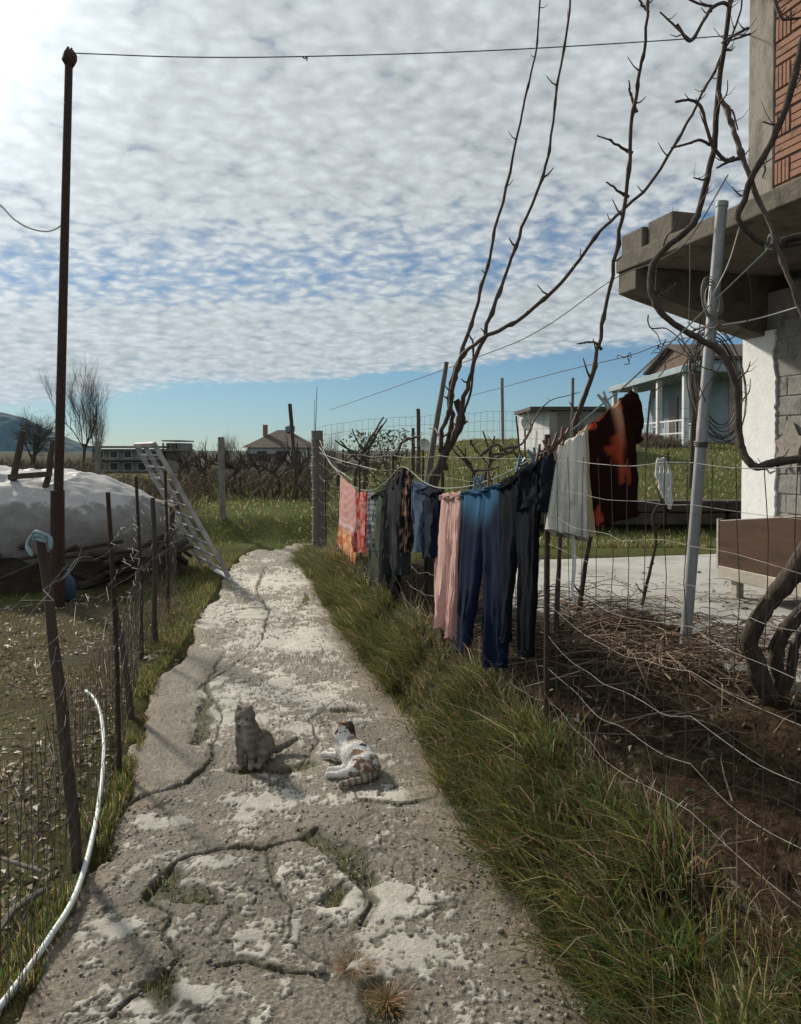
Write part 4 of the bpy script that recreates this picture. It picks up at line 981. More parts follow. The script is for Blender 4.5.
# vine stems, saplings and tendrils in the plot
for k, (pts, rad, Y, lab) in enumerate([([(640, 604), (650, 570), (656, 540), (653, 516), (664, 496), (667, 470), (668, 452)], .014, 6.0, 'thin crooked sapling with a white rag tied on it'),
                                         ([(556, 612), (558, 580), (560, 545), (562, 500)], .02, 5.3, 'straight dark vine stake under the white knit garment'),
                                         ([(645, 420), (650, 400), (654, 388), (656, 380)], .03, 20, 'gnarled dark vine trunk before the pale blue house'),
                                         ([(691, 440), (694, 410), (692, 385), (694, 366)], .06, 16, 'dark leaning post of the vine arbour before the blue house')]):
    p = px_line(pts, Y); p[0][2] = float(H(p[0][0], Y)) - .05
    r = thing('vine_stem', lab, 'vine', p[0], 'vine stems between fence and yard'); cane(r, p, rad, rad * .6, 90 + k, name='stem', mat='bark', spur=k == 0)
p = P(662, 458, 5.98); m = MB()
for k in range(4):
    q = [p + np.array([.01 * k - .03, -.02, 0]), p + np.array([-.05 + .035 * k, -.03 + .008 * k, -.10]), p + np.array([-.02 + .025 * k, -.03, -.2 - .03 * k]), p + np.array([.0 + .018 * k, -.02, -.27 - .04 * k])]
    m.tube(smooth_line(q, 6), np.linspace(.012, .02, 19) * (1 + .3 * np.sin(np.arange(19))), 7)
tag(m.build('rag', M['whiterag'], None, p), 'white rag dangling from the thin crooked sapling', 'rag')
for (px, py, Y, sc) in ((525, 425, 17.0, .16), (423, 446, 15, .13)):
    a = GH(px, py + 24, 10, 40); c = P(px, py, Y)
    r = thing('satellite_dish', 'small pale satellite dish on a pole ' + ('in front of the flat roofed shed' if px > 500 else 'beside the grapevine trunk'), 'dish', (c[0], Y, float(H(c[0], Y))))
    m = MB(); m.tube([(c[0], Y, float(H(c[0], Y)) - .1), c], .02, 6); m.build('pole', M['rust'], r)
    m = MB(); n = 16; a = np.linspace(0, 2 * np.pi, n, endpoint=False); fwd = np.array([.5, -.8, .3]); fwd /= np.linalg.norm(fwd); sd = np.cross(fwd, UP); sd /= np.linalg.norm(sd); u2 = np.cross(sd, fwd)
    ring = lambda rad, off: [c + fwd * off + sc * rad * (np.cos(t) * sd + np.sin(t) * u2) for t in a]
    v = ring(1, .08) + ring(.6, .035) + ring(.2, .012) + ring(.22, -.005) + ring(.62, .02) + ring(1.01, .07); f = [(i * n + j, i * n + (j + 1) % n, (i + 1) * n + (j + 1) % n, (i + 1) * n + j) for i in range(5) for j in range(n)]
    f.append(tuple(2 * n + j for j in range(n))); f.append(tuple(3 * n + j for j in range(n - 1, -1, -1))); m.add(v, f); m.build('dish', M['dish'], r)

# galvanised pole, coil, ropes
a = P(683, 637, 4.75); a[2] = float(H(a[0], 4.75)); c = P(722, 204, 4.85)
r = thing('galvanised_pole', 'leaning grey galvanised pipe standing in the vine prunings', 'pole', a)
m = MB(); m.tube([a - UP * .15, a * .5 + c * .5, c], [.034, .034, .034], 16); m.build('pipe', M['pipe'], r)
m = MB(); d = (c - a) / np.linalg.norm(c - a); m.tube([c - d * .02, c + d * .012], .038, 16); m.build('collar', M['pipe'], r)
m = MB(); q = a + (c - a) * .46; an = np.linspace(0, 2 * np.pi, 13)
for k in range(3): m.tube(np.c_[q[0] + .039 * np.cos(an), q[1] + .039 * np.sin(an), q[2] + k * .012 + .006 * np.sin(an)], .005, 4, False)
m.build('wire_band', M['darkwire'], r)
def coil(name, c, R0, n, seed, mat, rad, lab, cat, squash=(.5, .5, 1.0)):
    g = np.random.default_rng(seed); m = MB()
    for k in range(n):
        a = np.linspace(0, 2 * np.pi, 25) + g.uniform(0, 6); w = R0 * g.uniform(.7, 1.15); tl = g.uniform(-.35, .35)
        p = np.c_[c[0] + w * squash[0] * np.cos(a) + g.normal(0, .01), c[1] + w * squash[1] * np.sin(a + tl) * .6 + g.normal(0, .01), c[2] + w * squash[2] * np.sin(a) + g.normal(0, .012)]
        m.tube(p, rad, 5, False)
    return tag(m.build(name, M[mat], None, c), lab, cat)
coil('wire_coil', P(711, 300, 4.78), .13, 9, 3, 'wire', .0028, 'small coil of wire tied round the galvanised pole', 'wire coil', (.42, .5, 1))
coil('cable_loops', P(716, 385, 5.6), .42, 11, 4, 'darkwire', .0045, 'tangle of cable loops hanging under the balcony beside the pole', 'cable', (.44, .5, .95))
m = MB(); g = np.random.default_rng(9)
for k in range(10):
    p = [P(g.uniform(664, 715), g.uniform(318, 345), 4.25)]; d = np.array([g.normal(0, .05), g.normal(0, .04), -.06])
    for j in range(6): p.append(p[-1] + d); d = d * .8 + g.normal(0, .03, 3)
    m.tube(smooth_line(p, 4), .0035, 4)
tag(m.build('tendrils', M['twig'], None, P(690, 330, 4.25)), 'dry tendrils trailing from the bowed vine arm under the balcony', 'tendrils')
ROPE = [(KNOT, None), (P(640, 372, 3.62), None), (P(600, 406, 3.5), None), (P(553, 446, 3.44), None)]
RP = [q[0] for q in ROPE]
for px, py in [(530, 460), (502, 475), (470, 486), (441, 488), (424, 482), (402, 467), (386, 482), (372, 490), (357, 488), (341, 476), (319, 447)]:
    Yq = 1.453 / ((px - 400.5) / FPX + .228) - .05; RP.append(P(px, py, Yq) )
RL = smooth_line(RP, 12)
m = MB(); m.tube(RL, .0042, 6); tag(m.build('washing_line', M['rope'], None, RP[0]), 'green washing line running from the old vine down along the fence', 'rope')
RPX = np.array([proj(q)[0] for q in RL])
def rope_at(px):
    i = np.argsort(RPX); return np.array([np.interp(px, RPX[i], RL[i, k]) for k in range(3)])
def line_thing(name, pts, rad, mat, lab, cat):
    m = MB(); m.tube(smooth_line(pts, 8), rad, 5); tag(m.build(name, M[mat], None, pts[0]), lab, cat)
line_thing('cord', [P(722, 325, 4.8), P(760, 318, 4.6), P(830, 297, 4.2)], .004, 'whiterope', 'white cord stretched below the balcony from the galvanised pole', 'cord')
line_thing('cord', [P(740, 226, 4.05), P(729, 262, 4.3), P(718, 285, 4.7), P(712, 296, 4.75)], .0035, 'whiterope', 'pale cord from the vine loop down to the wire coil', 'cord')
line_thing('cord', [P(690, 243, 6.2), P(690, 280, 6.2), P(689, 325, 6.2)], .004, 'darkwire', 'thin dark cord hanging straight down from the balcony edge', 'cord')
line_thing('thin_wire', [P(728, 175, 4.3), P(688, 240, 5.2), P(655, 262, 6.0), P(612, 280, 6.6), P(540, 330, 7.2), P(470, 360, 8), P(330, 410, 12)], .004, 'darkwire', 'thin wire sloping from the balcony edge down to the far corner', 'wire')
line_thing('barbed_wire', [P(760, 318, 6.5), P(700, 335, 6.8), P(664, 343, 7), P(628, 356, 7.3), P(560, 372, 8), P(470, 396, 10)], .004, 'darkwire', 'wire with dry tendrils caught on it, left of the balcony', 'wire')
for px, py, lab in ((628, 356, 'dry curled tendrils caught on the wire left of the balcony'), (658, 345, 'dry tendrils on the wire just in front of the tiled gable')):
    m = MB(); q = P(px, py, 7.15); g = np.random.default_rng(px)
    for k in range(3): 
        p = [q]; 
        for j in range(4): p.append(p[-1] + g.normal(0, .025, 3) - UP * .015)
        m.tube(smooth_line(p, 3), .004, 4)
    tag(m.build('dry_tendrils', M['twig'], None, q), lab, 'tendrils')

# ------------------------------------------------------------------ old sofa frame in the yard
def build_sofa():
    o = np.array([2.66, 6.45, .445]); T = HT; E = HE
    r = thing('sofa', 'old brown sofa frame seen from behind on the concrete yard', 'sofa', o + T * .9 + E * .3)
    m = MB(); m.prism(o, T, UP, E, [(0, .22), (1.9, .22), (1.9, .80), (1.2, .77), (0, .62)], .035); m.build('back_panel', M['brownpanel'], r, smooth=False, bevel=.006)
    m = MB(); m.prism(o - E * .004 - T * .012, T, UP, E, [(-.02, .21), (.0, .21), (.0, .63), (-.02, .63)], .05); m.build('edge_trim', M['palewood'], r, smooth=False)
    m = MB(); m.frame_box(o, T, E, UP, .0, 1.9, -.012, .04, .17 - .03, .212 + .03); m.build('lower_rail', M['palewood'], r, smooth=False, bevel=.006)
    for t in (.12, 1.7):
        for e in (.02, .62):
            m = MB(); m.frame_box(o, T, E, UP, t, t + .07, e, e + .07, 0, .14); m.build('leg', M['palewood'], r, smooth=False, bevel=.005)
    m = MB(); m.frame_box(o, T, E, UP, .03, 1.87, .045, .70, .21, .36); m.build('seat', M['brownpanel'], r, smooth=False, bevel=.03)
    for t in (.0, 1.84):
        m = MB(); m.frame_box(o, T, E, UP, t, t + .06, .05, .72, .36, .54); m.build('armrest', M['brownpanel'], r, smooth=False, bevel=.01)
    m = MB(); m.frame_box(o, T, E, UP, 1.05, 1.5, -.02, .3, .60, .74); tag(m.build('cushion', M['woodgrey'], None, o + T * 1.2 + UP * .6, bevel=.04), 'flat greyish cushion lying over the sofa back', 'cushion')
build_sofa()
# rusty sheets edging the bank under the sweater
for k, (pl, pr, y0, y1, lab) in enumerate([(381, 393, 612, 655, 'short rusty metal sheet edging the bank, under the black trousers'), (394, 428, 622, 690, 'rusty metal sheet edging the bank, left of the pink trousers')]):
    Ya = 1.453 / ((pl - 400.5) / FPX + .228) - .22; Yb = 1.453 / ((pr - 400.5) / FPX + .228) - .22
    a, b2 = P(pl, y0, Ya), P(pr, y0 + 22, Yb); m = MB(); n = 26; v = []
    for t in np.linspace(0, 1, n):
        q = a * (1 - t) + b2 * t; off = .012 * math.sin(t * 40); zt = q[2] + .01 * math.sin(t * 9); zb = float(H(q[0], q[1])) - .1
        v += [(q[0] + off, q[1], zb), (q[0] + off, q[1], zt), (q[0] + off + .004, q[1] + .004, zt), (q[0] + off + .004, q[1] + .004, zb)]
    f = [(i * 4 + j, i * 4 + (j + 1) % 4, i * 4 + 4 + (j + 1) % 4, i * 4 + 4 + j) for i in range(n - 1) for j in range(4)] + [(0, 1, 2, 3), (n * 4 - 1, n * 4 - 2, n * 4 - 3, n * 4 - 4)]
    m.add(v, f); tag(m.build('rusty_sheet', M['rustsheet'], None, (a + b2) / 2), lab, 'metal sheet', 'rusty sheets edging the bank')

# ------------------------------------------------------------------ laundry
def in_plane(px, py, A, B):
    d = ray(px, py); u = B - A; u[2] = 0; n = np.cross(u, UP); t = np.dot(A - np.array([0, 0, CH]), n) / np.dot(d, n)
    return np.array([0, 0, CH]) + d * t
def loft(m, A, B, rows, thick=.02, amp=.02, F=3.0, seed=0, nv=30, n=56, puff=1.0):
    """hanging cloth: rows of (px left, px right, py); a flattened tube that ripples along the line"""
    A, B = A.copy(), B.copy(); u = B - A; u[2] = 0; u /= np.linalg.norm(u); nor = np.cross(u, UP)
    L = np.array([in_plane(a, y if np.isscalar(y) else y[0], A.copy(), B.copy()) for a, b, y in rows]); R = np.array([in_plane(b, y if np.isscalar(y) else y[1], A.copy(), B.copy()) for a, b, y in rows])
    s = np.linspace(0, 1, len(rows)); tt = np.linspace(0, 1, nv)
    L = np.array([np.interp(tt, s, L[:, k]) for k in range(3)]).T; R = np.array([np.interp(tt, s, R[:, k]) for k in range(3)]).T
    V = []; Q = []
    for i in range(nv):
        v = tt[i]; wd = np.linalg.norm(R[i] - L[i]); C = (L[i] + R[i]) / 2; ax = (R[i] - L[i]) / wd
        ang = np.linspace(0, 2 * np.pi, n, endpoint=False); q = np.sign(np.cos(ang)) * np.abs(np.cos(ang)) ** .6
        th = thick * (.35 + .65 * min(1, v * 4)) * puff
        side = np.sign(np.sin(ang)) * np.abs(np.sin(ang)) ** .45
        w = q * wd / 2; fold = (fbm((w + 5) * F * 2.2 / max(.15, .4) + seed, np.full(n, v * 1.1 + seed), seed, 4, .55) - .5) * 2.6 * amp * (.35 + .9 * v ** .7) + (fbm((w + 7) * F * 9 + v * 1.2, np.full(n, v * 2.2), seed + 4, 3) - .5) * amp * 1.1 * (.5 + v)
        crk = (fbm((w + 3) * 16, np.full(n, v * 9.0 + (side > 0) * 7), seed + 5, 3) - .5) * .014
        hem = (fbm((w + 2) * 5, np.full(n, seed * 1.0), seed + 8, 2) - .5) * .055 * v - (.022 * np.abs(np.sin(q * 4.5 + seed)) + .012 * fbm(w * 9, w * 0, seed)) * max(0., 1 - v * 7)
        V.append(C + ax * w[:, None] + nor * (fold + crk + side * th)[:, None] + UP * (hem + 0)[:, None]); Q.append(np.c_[q, np.full(n, v), side])
    base = m.n; k = nv
    f = [(i * n + j, (i + 1) * n + j, (i + 1) * n + (j + 1) % n, i * n + (j + 1) % n) for i in range(k - 1) for j in range(n)]
    f += [tuple(range(n)), tuple((k - 1) * n + j for j in range(n - 1, -1, -1))]
    m.add(np.vstack(V), f)
    return np.vstack(Q)
def garment(name, label, cat, pxl, pxr, parts, colour, thick=.02, amp=.02, F=3.0, seed=0, mat=None):
    A, B = rope_at(pxl), rope_at(pxr); m = MB(); Q = [];
    for i, rows in enumerate(parts): Q.append(np.c_[loft(m, A, B, rows, thick, amp, F, seed + i * 3), np.full(56 * 30, i)])
    Q = np.vstack(Q); v = np.vstack(m.v); c = colour(Q[:, 0], Q[:, 1], Q[:, 3], v, Q[:, 2]); c = np.c_[c, np.ones(len(c))]
    o = m.build(name, mat or M['cloth'], None, (A + B) / 2, col=c)
    tag(o, label, cat, 'laundry on the line')
    # waistband on trousers, ribbed hem on knitwear, stitched hem on the rest: parts of their own
    ref = np.median(c[:, :3], 0)
    def sub(rows, t0, t1):
        rr = np.array([[a, b, np.mean(y)] for a, b, y in rows]); ya = np.array([[a, b, y, y] if np.isscalar(y) else [a, b, y[0], y[1]] for a, b, y in rows]); t = np.linspace(0, 1, len(rr))
        g = lambda q: [np.interp(q, t, ya[:, k]) for k in range(4)]
        return [(g(q)[0] - .3, g(q)[1] + .3, (g(q)[2], g(q)[3])) for q in (t0, (t0 + t1) / 2, t1)]
    for i, rows in enumerate(parts):
        h = abs(np.mean(rows[-1][2]) - np.mean(rows[0][2])); t = 5.0 / h
        if cat in ('trousers', 'knitwear', 'jacket') and name != 'jeans':
            q_ = MB(); loft(q_, A, B, sub(rows, 1 - t, 1.0), thick * 1.12, amp, F, seed + i * 3, 6); q_.build('cuff', M['cloth'], o, col=np.repeat([[*(ref * .8), 1]], q_.n, 0))
        if cat == 'trousers':
            q_ = MB(); loft(q_, A, B, sub(rows, t * .6, t * 2.0), thick * 1.1, amp, F, seed + i * 3, 6); q_.build('waistband', M['cloth'], o, col=np.repeat([[*(c[:40, :3].mean(0) * .7), 1]], q_.n, 0))
    return o
def flat(c, var=.15, s=0):
    c = np.array(c)
    def f(q, v, i, xyz, sd): return c[None] * (1 + var * (fbm(q * 3 + s, v * 5 + i, 90 + s, 3)[:, None] - .5) * 2)
    return f
def towel_col(q, v, i, p, sd):
    base = np.array([.62, .30, .29])[None].repeat(len(q), 0); w = ((np.sin(q * 26) > .3) ^ (np.sin(v * 60) > .2))
    base[w] = (.70, .48, .45); o = v > .62; base[o] = (.66, .25, .10); s = (v > .62) & (fbm(q * 6, v * 14, 2) > .55); base[s] = (.75, .5, .33)
    st = (np.abs(v - .6) < .012) | (np.abs(v - .52) < .008); base[st] = (.75, .65, .6); return base
def print_col(a, b, sc=8, th=.52):
    def f(q, v, i, p, sd):
        k = sstep(th - .03, th + .03, fbm(q * sc * .6, v * sc, 7, 3))[:, None]; return np.array(a)[None] * (1 - k) + np.array(b)[None] * k
    return f
def stripe(q, v, i, p, sd):
    k = (np.sin(v * 70) > .1)[:, None]; return np.where(k, np.array([.30, .33, .36]), np.array([.10, .12, .14]))
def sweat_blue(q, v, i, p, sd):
    # sunlight on and through the seat painted as lighter blue over navy cloth
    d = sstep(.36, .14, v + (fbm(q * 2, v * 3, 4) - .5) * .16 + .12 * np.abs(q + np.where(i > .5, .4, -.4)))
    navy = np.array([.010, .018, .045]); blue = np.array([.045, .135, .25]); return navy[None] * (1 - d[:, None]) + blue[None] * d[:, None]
def jacket(q, v, i, p, sd):
    base = np.array([.030, .010, .008])[None].repeat(len(q), 0)
    n = fbm(q * 2.2 + 4, v * 3.2 + i * 3, 13, 3)
    red = sstep(.585, .61, n) * (i < .5) * (q < .55); base = base * (1 - red[:, None]) + np.array([.44, .07, .03]) * red[:, None]
    mid = (i < .5) * sstep(.10, .16, q - .10 + v * .2) * (1 - sstep(.34, .42, q - .10 + v * .2)) * (v < .72)
    base = base * (1 - mid[:, None]) + (np.array([.50, .10, .05])[None] * np.clip(v * 2.2, 0, 1)[:, None] + np.array([.62, .42, .28])[None] * np.clip(1 - v * 2.2, 0, 1)[:, None]) * mid[:, None]
    return base
def knit(q, v, i, p, sd):
    k = .5 + .5 * np.sin(q * 34 + 3 * fbm(q * 2, v * 2, 6)); return np.array([.90, .88, .82])[None] * (.72 + .28 * k[:, None]) * (1 + .2 * (fbm(q * 5, v * 9, 3)[:, None] - .5))
garment('towel', 'pink patterned towel with orange end, far end of the washing line', 'towel', 341, 356, [[(341, 356, (475, 487)), (339.5, 357, (520, 530)), (338, 357, (545, 566))]], towel_col, .012, .02, 3, 1)
garment('cloth', 'red printed cloth beside the pink towel', 'cloth', 357, 369, [[(357, 369, 491), (357, 370, 520), (357, 369, 554)]], print_col((.45, .05, .04), (.6, .3, .27), 9), .016, .035, 4, 2)
garment('shirt', 'grey striped shirt bunched beside the red cloth', 'shirt', 368, 377, [[(368.5, 377, 490), (369, 379, 520), (371, 381, 553)]], stripe, .02, .03, 4, 3)
garment('sweatpants', 'grey green sweatpants hanging before the charcoal sweater', 'trousers', 374, 386, [[(375, 388, (492, 481)), (372, 388, 530), (369, 387, 585)]], flat((.075, .085, .065), .5, 3), .02, .03, 4, 4)
garment('trousers', 'black trousers with long legs showing below the charcoal sweater', 'trousers', 383, 398, [[(383, 392, (486, 478)), (382, 391, 530), (381, 389, 570), (380, 387, 606)], [(390, 400, (479, 470)), (391, 400, 530), (391, 399, 570), (392, 398, 598)]], flat((.012, .012, .015)), .02, .015, 4, 5)
garment('sweater', 'charcoal sweater folded high over the line, left of the floral shirt', 'sweater', 387, 405, [[(388, 406, (482, 464)), (386, 406, 500), (385, 407, 540), (387, 407, 574)]], flat((.032, .036, .042), .4, 1), .03, .04, 4, 6)
garment('shirt', 'dark floral shirt squeezed between charcoal sweater and faded jeans', 'shirt', 404, 412, [[(405, 412.5, (466, 470)), (405, 412, 500), (404, 412, 550)]], print_col((.02, .014, .014), (.30, .18, .13), 16, .60), .014, .03, 5, 7)
garment('jeans', 'faded blue jeans hanging left of the navy trousers', 'trousers', 414, 427, [[(414, 428, (478, 484)), (413, 427, 510), (415, 427, 551)]], flat((.085, .13, .20), .6, 5), .02, .035, 5, 8)
garment('trousers', 'navy trousers between faded jeans and pink trousers', 'trousers', 425, 440, [[(425, 441, (484, 488)), (424, 441, 520), (426, 439, 558)]], flat((.014, .02, .04), .4, 6), .02, .03, 5, 9)
garment('trousers', 'pale pink trousers hanging straight beside the blue sweatpants', 'trousers', 437, 463, [[(438, 450, (490, 491)), (437, 450, 540), (435, 447, 590), (434, 443, 630)], [(451, 462, (491, 489)), (451, 460, 540), (449, 456, 590), (447, 451, 640)]], flat((.72, .48, .44), .12, 7), .018, .022, 4, 10)
garment('sweatpants', 'blue sweatpants with faded seat and two long navy legs', 'trousers', 464, 504, [[(463, 486, (489, 485)), (462, 485, 525), (459, 480, 565), (457, 475, 610), (456, 469, 654)], [(484, 507, (486, 478)), (484, 508, 530), (485, 507, 590), (488, 505, 668)]], sweat_blue, .020, .018, 3, 11)  # the faded seat is sunlight painted as lighter blue
garment('trousers', 'black trousers with long narrow legs between blue sweatpants and dark shorts', 'trousers', 498, 537, [[(499, 520, (480, 467)), (500, 519, 530), (502, 512, 590), (502, 509, 640)], [(517, 540, (469, 456)), (519, 538, 530), (521, 535, 590), (521, 531, 654)]], flat((.010, .013, .02), .4, 8), .018, .015, 4, 12)
garment('shorts', 'dark denim shorts pegged between black trousers and white knit', 'shorts', 526, 552, [[(528, 553, (464, 446)), (525, 552, 480), (522, 550, 510)]], flat((.018, .022, .032), .6, 9), .03, .04, 4, 13)
garment('knitwear', 'off white knitted garment hanging beside the maroon jacket', 'knitwear', 549, 586, [[(560, 584, (440, 428)), (553, 585, 475), (549, 586, 505), (546.5, 587, (530, 541))]], knit, .03, .03, 4, 14)
A_, B_ = rope_at(575), rope_at(592)
garment('towel', 'narrow cream towel between white knit and maroon jacket', 'towel', 576, 592, [[(576, 588, (432, 422)), (580, 592, 470), (584, 594, 505), (583, 596, 533)]], flat((.55, .47, .31), .1, 11), .012, .01, 3, 15)
garment('jacket', 'maroon and orange patterned jacket with hanging sleeve, near end of the line', 'jacket', 588, 634, [[(588, 628, (424, 390)), (588, 633, 440), (589, 636, 480), (594, 637, (528, 516))], [(618, 634, (398, 386)), (620, 640, 405), (624, 641.5, 425), (627, 640, (444, 440))]], jacket, .024, .016, 3.0, 16)
q = [in_plane(572, 535, A_.copy(), B_.copy()), in_plane(573, 565, A_.copy(), B_.copy()), in_plane(572, 590, A_.copy(), B_.copy()), in_plane(574, 603, A_.copy(), B_.copy())]
m = MB(); m.tube(smooth_line(q, 6), .004, 6); m.tube(smooth_line([q[0] + HT * .015, q[1] + HT * .02, q[2] + HT * .008, q[3] + UP * .03], 6), .004, 6)
tag(m.build('drawstring', M['whiterag'], None, q[0]), 'long white drawstring dangling below the white knit garment', 'cord')
def peg(name_loc, mat, lab, tilt):
    r = thing('clothes_peg', lab, 'clothes peg', name_loc, 'clothes pegs'); m = MB(); c = np.asarray(name_loc)
    for s in (-1, 1):
        m = MB(); m.prism(c - HE * .0, HE * 1.0, UP, HT, [(s * .004, -.045), (s * .011, -.045), (s * .014, .0), (s * .020, .035), (s * .012, .036), (s * .003, .004)], .010); m.build('prong', M[mat], r, smooth=False)
    m = MB(); m.tube([c + UP * .006 - HT * .004, c + UP * .006 + HT * .015], .006, 8); m.build('spring', M['wire'], r)
    r.rotation_euler = (tilt * .3, tilt, 0); return r
for px, mt, lab, tl in [(476, 'pinblue', 'blue clothes peg between pink trousers and blue sweatpants', .1), (480, 'pinblue', 'blue clothes peg on the waistband of the blue sweatpants', -.2), (490, 'pinwood', 'brown clothes peg on the blue sweatpants seat', .1),
                        (520, 'pinblue', 'blue clothes peg at the waist of the black trousers, lower one', .3), (533, 'pinblue', 'blue clothes peg at the hip of the black trousers, upper one', -.35), (540, 'pinwood', 'brown clothes peg over the dark denim shorts', .3),
                        (548, 'pinwood', 'brown clothes peg at the right corner of the dark shorts', -.3), (556, 'pinwood', 'brown clothes peg at the left corner of the white knit', .45), (563, 'pinwood', 'brown clothes peg in the middle of the white knit', .25), (604, 'pingrey', 'grey clothes peg on the maroon jacket', -.5)]:
    peg(rope_at(px) + UP * .012, mt, lab, tl)

# ------------------------------------------------------------------ cats (one continuous surface each)
def smin(a, b, k):
    h = np.clip(.5 + .5 * (b - a) / k, 0, 1); return b * (1 - h) + a * h - k * h * (1 - h)
def body_field(prims, P3):
    """prims: (a, b, ra, rb, k) tapered capsules blended with radius k"""
    F = np.full(P3.shape[:-1], 1.0)
    for a, b, ra, rb, k in prims:
        a, b = np.array(a), np.array(b); ab = b - a; L = ab @ ab + 1e-9
        t = np.clip(((P3 - a) @ ab) / L, 0, 1); d = np.linalg.norm(P3 - a - t[..., None] * ab, axis=-1) - (ra + (rb - ra) * t)
        F = smin(F, d, k)
    return F
def surface_nets(prims, h):
    lo = np.min([np.minimum(np.array(p[0]) - p[2], np.array(p[1]) - p[3]) for p in prims], 0) - 3 * h
    hi = np.max([np.maximum(np.array(p[0]) + p[2], np.array(p[1]) + p[3]) for p in prims], 0) + 3 * h
    ax = [np.arange(l, u, h) for l, u in zip(lo, hi)]; G3 = np.stack(np.meshgrid(*ax, indexing='ij'), -1); F = body_field(prims, G3)
    S = F < 0; nx, ny, nz = F.shape; cs = [(i, j, k) for i in (0, 1) for j in (0, 1) for k in (0, 1)]
    sub = lambda A, c: A[c[0]:nx - 1 + c[0], c[1]:ny - 1 + c[1], c[2]:nz - 1 + c[2]]
    cnt = sum(sub(S, c).astype(int) for c in cs); act = (cnt > 0) & (cnt < 8)
    idx = -np.ones(act.shape, int); idx[act] = np.arange(act.sum()); acc = np.zeros((act.sum(), 3)); num = np.zeros(act.sum())
    for i, c in enumerate(cs):
        for j, d in enumerate(cs):
            if j <= i or sum(abs(a - b) for a, b in zip(c, d)) != 1: continue
            fa, fb = sub(F, c)[act], sub(F, d)[act]; x = (fa < 0) != (fb < 0); t = np.where(x, fa / (fa - fb + 1e-12), 0)
            pa, pb = sub(G3, c)[act], sub(G3, d)[act]; acc += np.where(x[:, None], pa + t[:, None] * (pb - pa), 0); num += x
    v = acc / num[:, None]; q = []
    for a in range(3):
        b, c = [(1, 2), (2, 0), (0, 1)][a]; sl0 = [slice(None)] * 3; sl1 = [slice(None)] * 3; sl0[a] = slice(0, -1); sl1[a] = slice(1, None)
        s0, s1 = S[tuple(sl0)], S[tuple(sl1)]; e = np.argwhere(s0 != s1)
        e = e[(e[:, b] > 0) & (e[:, c] > 0) & (e[:, b] < F.shape[b] - 1) & (e[:, c] < F.shape[c] - 1)]
        B = np.zeros(3, int); B[b] = 1; C = np.zeros(3, int); C[c] = 1
        f = np.stack([idx[tuple((e - o).T)] for o in (B * 0, B, B + C, C)], 1); flip = s0[tuple(e.T)]; f[flip] = f[flip][:, ::-1]; q.append(f)
    q = np.vstack(q); return v, q[(q >= 0).all(1)]
def cat(label, loc, prims, colour, eyes, nose, seed, h=.0042):
    v, q = surface_nets(prims, h); c = colour(v)
    n = v + 0; v = v + (np.stack([fbm(v[:, 0] * 90 + v[:, 2] * 50, v[:, 1] * 90 + v[:, 2] * 70, seed + k, 3) for k in range(3)], -1) - .5) * .005
    o = quads_mesh('cat', v, q, M['fur'], c, None, label, 'cat', smooth=True); o.location = loc
    me = o.data; nv = np.zeros(len(v) * 3, np.float32); me.vertices.foreach_get('normal', nv); nv = nv.reshape(-1, 3); g = np.random.default_rng(seed)
    k = g.integers(0, len(v), 15000); b0 = v[k] - nv[k] * .001; d = nv[k] * .55 + g.normal(0, .35, (len(k), 3)) + np.array([0, .15, -.45]); d /= np.linalg.norm(d, axis=1)[:, None]; Lf = g.uniform(.007, .015, len(k))[:, None]
    fine = (v[k][:, 2] > .9 * v[:, 2].max() - .02)[:, None]; Lf = np.where(fine, Lf * .6, Lf); w_ = np.cross(d, g.normal(0, 1, (len(k), 3))); w_ *= .0009 / (np.linalg.norm(w_, axis=1)[:, None] + 1e-9)
    V = np.stack([b0 - w_, b0 + w_, b0 + d * Lf + w_ * .2, b0 + d * Lf - w_ * .2], 1).reshape(-1, 3); cf = c[k] * g.uniform(.8, 1.25, (len(k), 1))
    quads_mesh('fur', V, np.arange(len(k))[:, None] * 4 + np.arange(4)[None], M['fur'], np.repeat(cf[:, None], 4, 1).reshape(-1, 3), None, parent=o)
    for e in eyes:
        m = MB(); m.blob(np.array(loc) + e, .0072, 8, 0); m.build('eye', M['eye'], o)
    g2 = np.random.default_rng(seed + 1); m = MB(); c0 = np.array(loc) + nose
    ex = np.array(eyes[1]) - np.array(eyes[0]); ex /= np.linalg.norm(ex)
    for s_ in (-1, 1):
        for q in range(4):
            a0 = c0 + ex * s_ * .011 + UP * (-.006 + .002 * q); m.tube([a0, a0 + ex * s_ * .022 + UP * (.003 * q - .004), a0 + ex * s_ * .042 + UP * (.004 * q - .010)], [.0006, .0005, .0003], 3)
    m.build('whiskers', M['whiterag'], o)
    m = MB(); m.blob(np.array(loc) + nose, (.006, .005, .0045), 8, 0); m.build('nose', M['nose'], o)
    return o
a = G(251, 765); z0 = path_z(a[0], a[1]) - .004
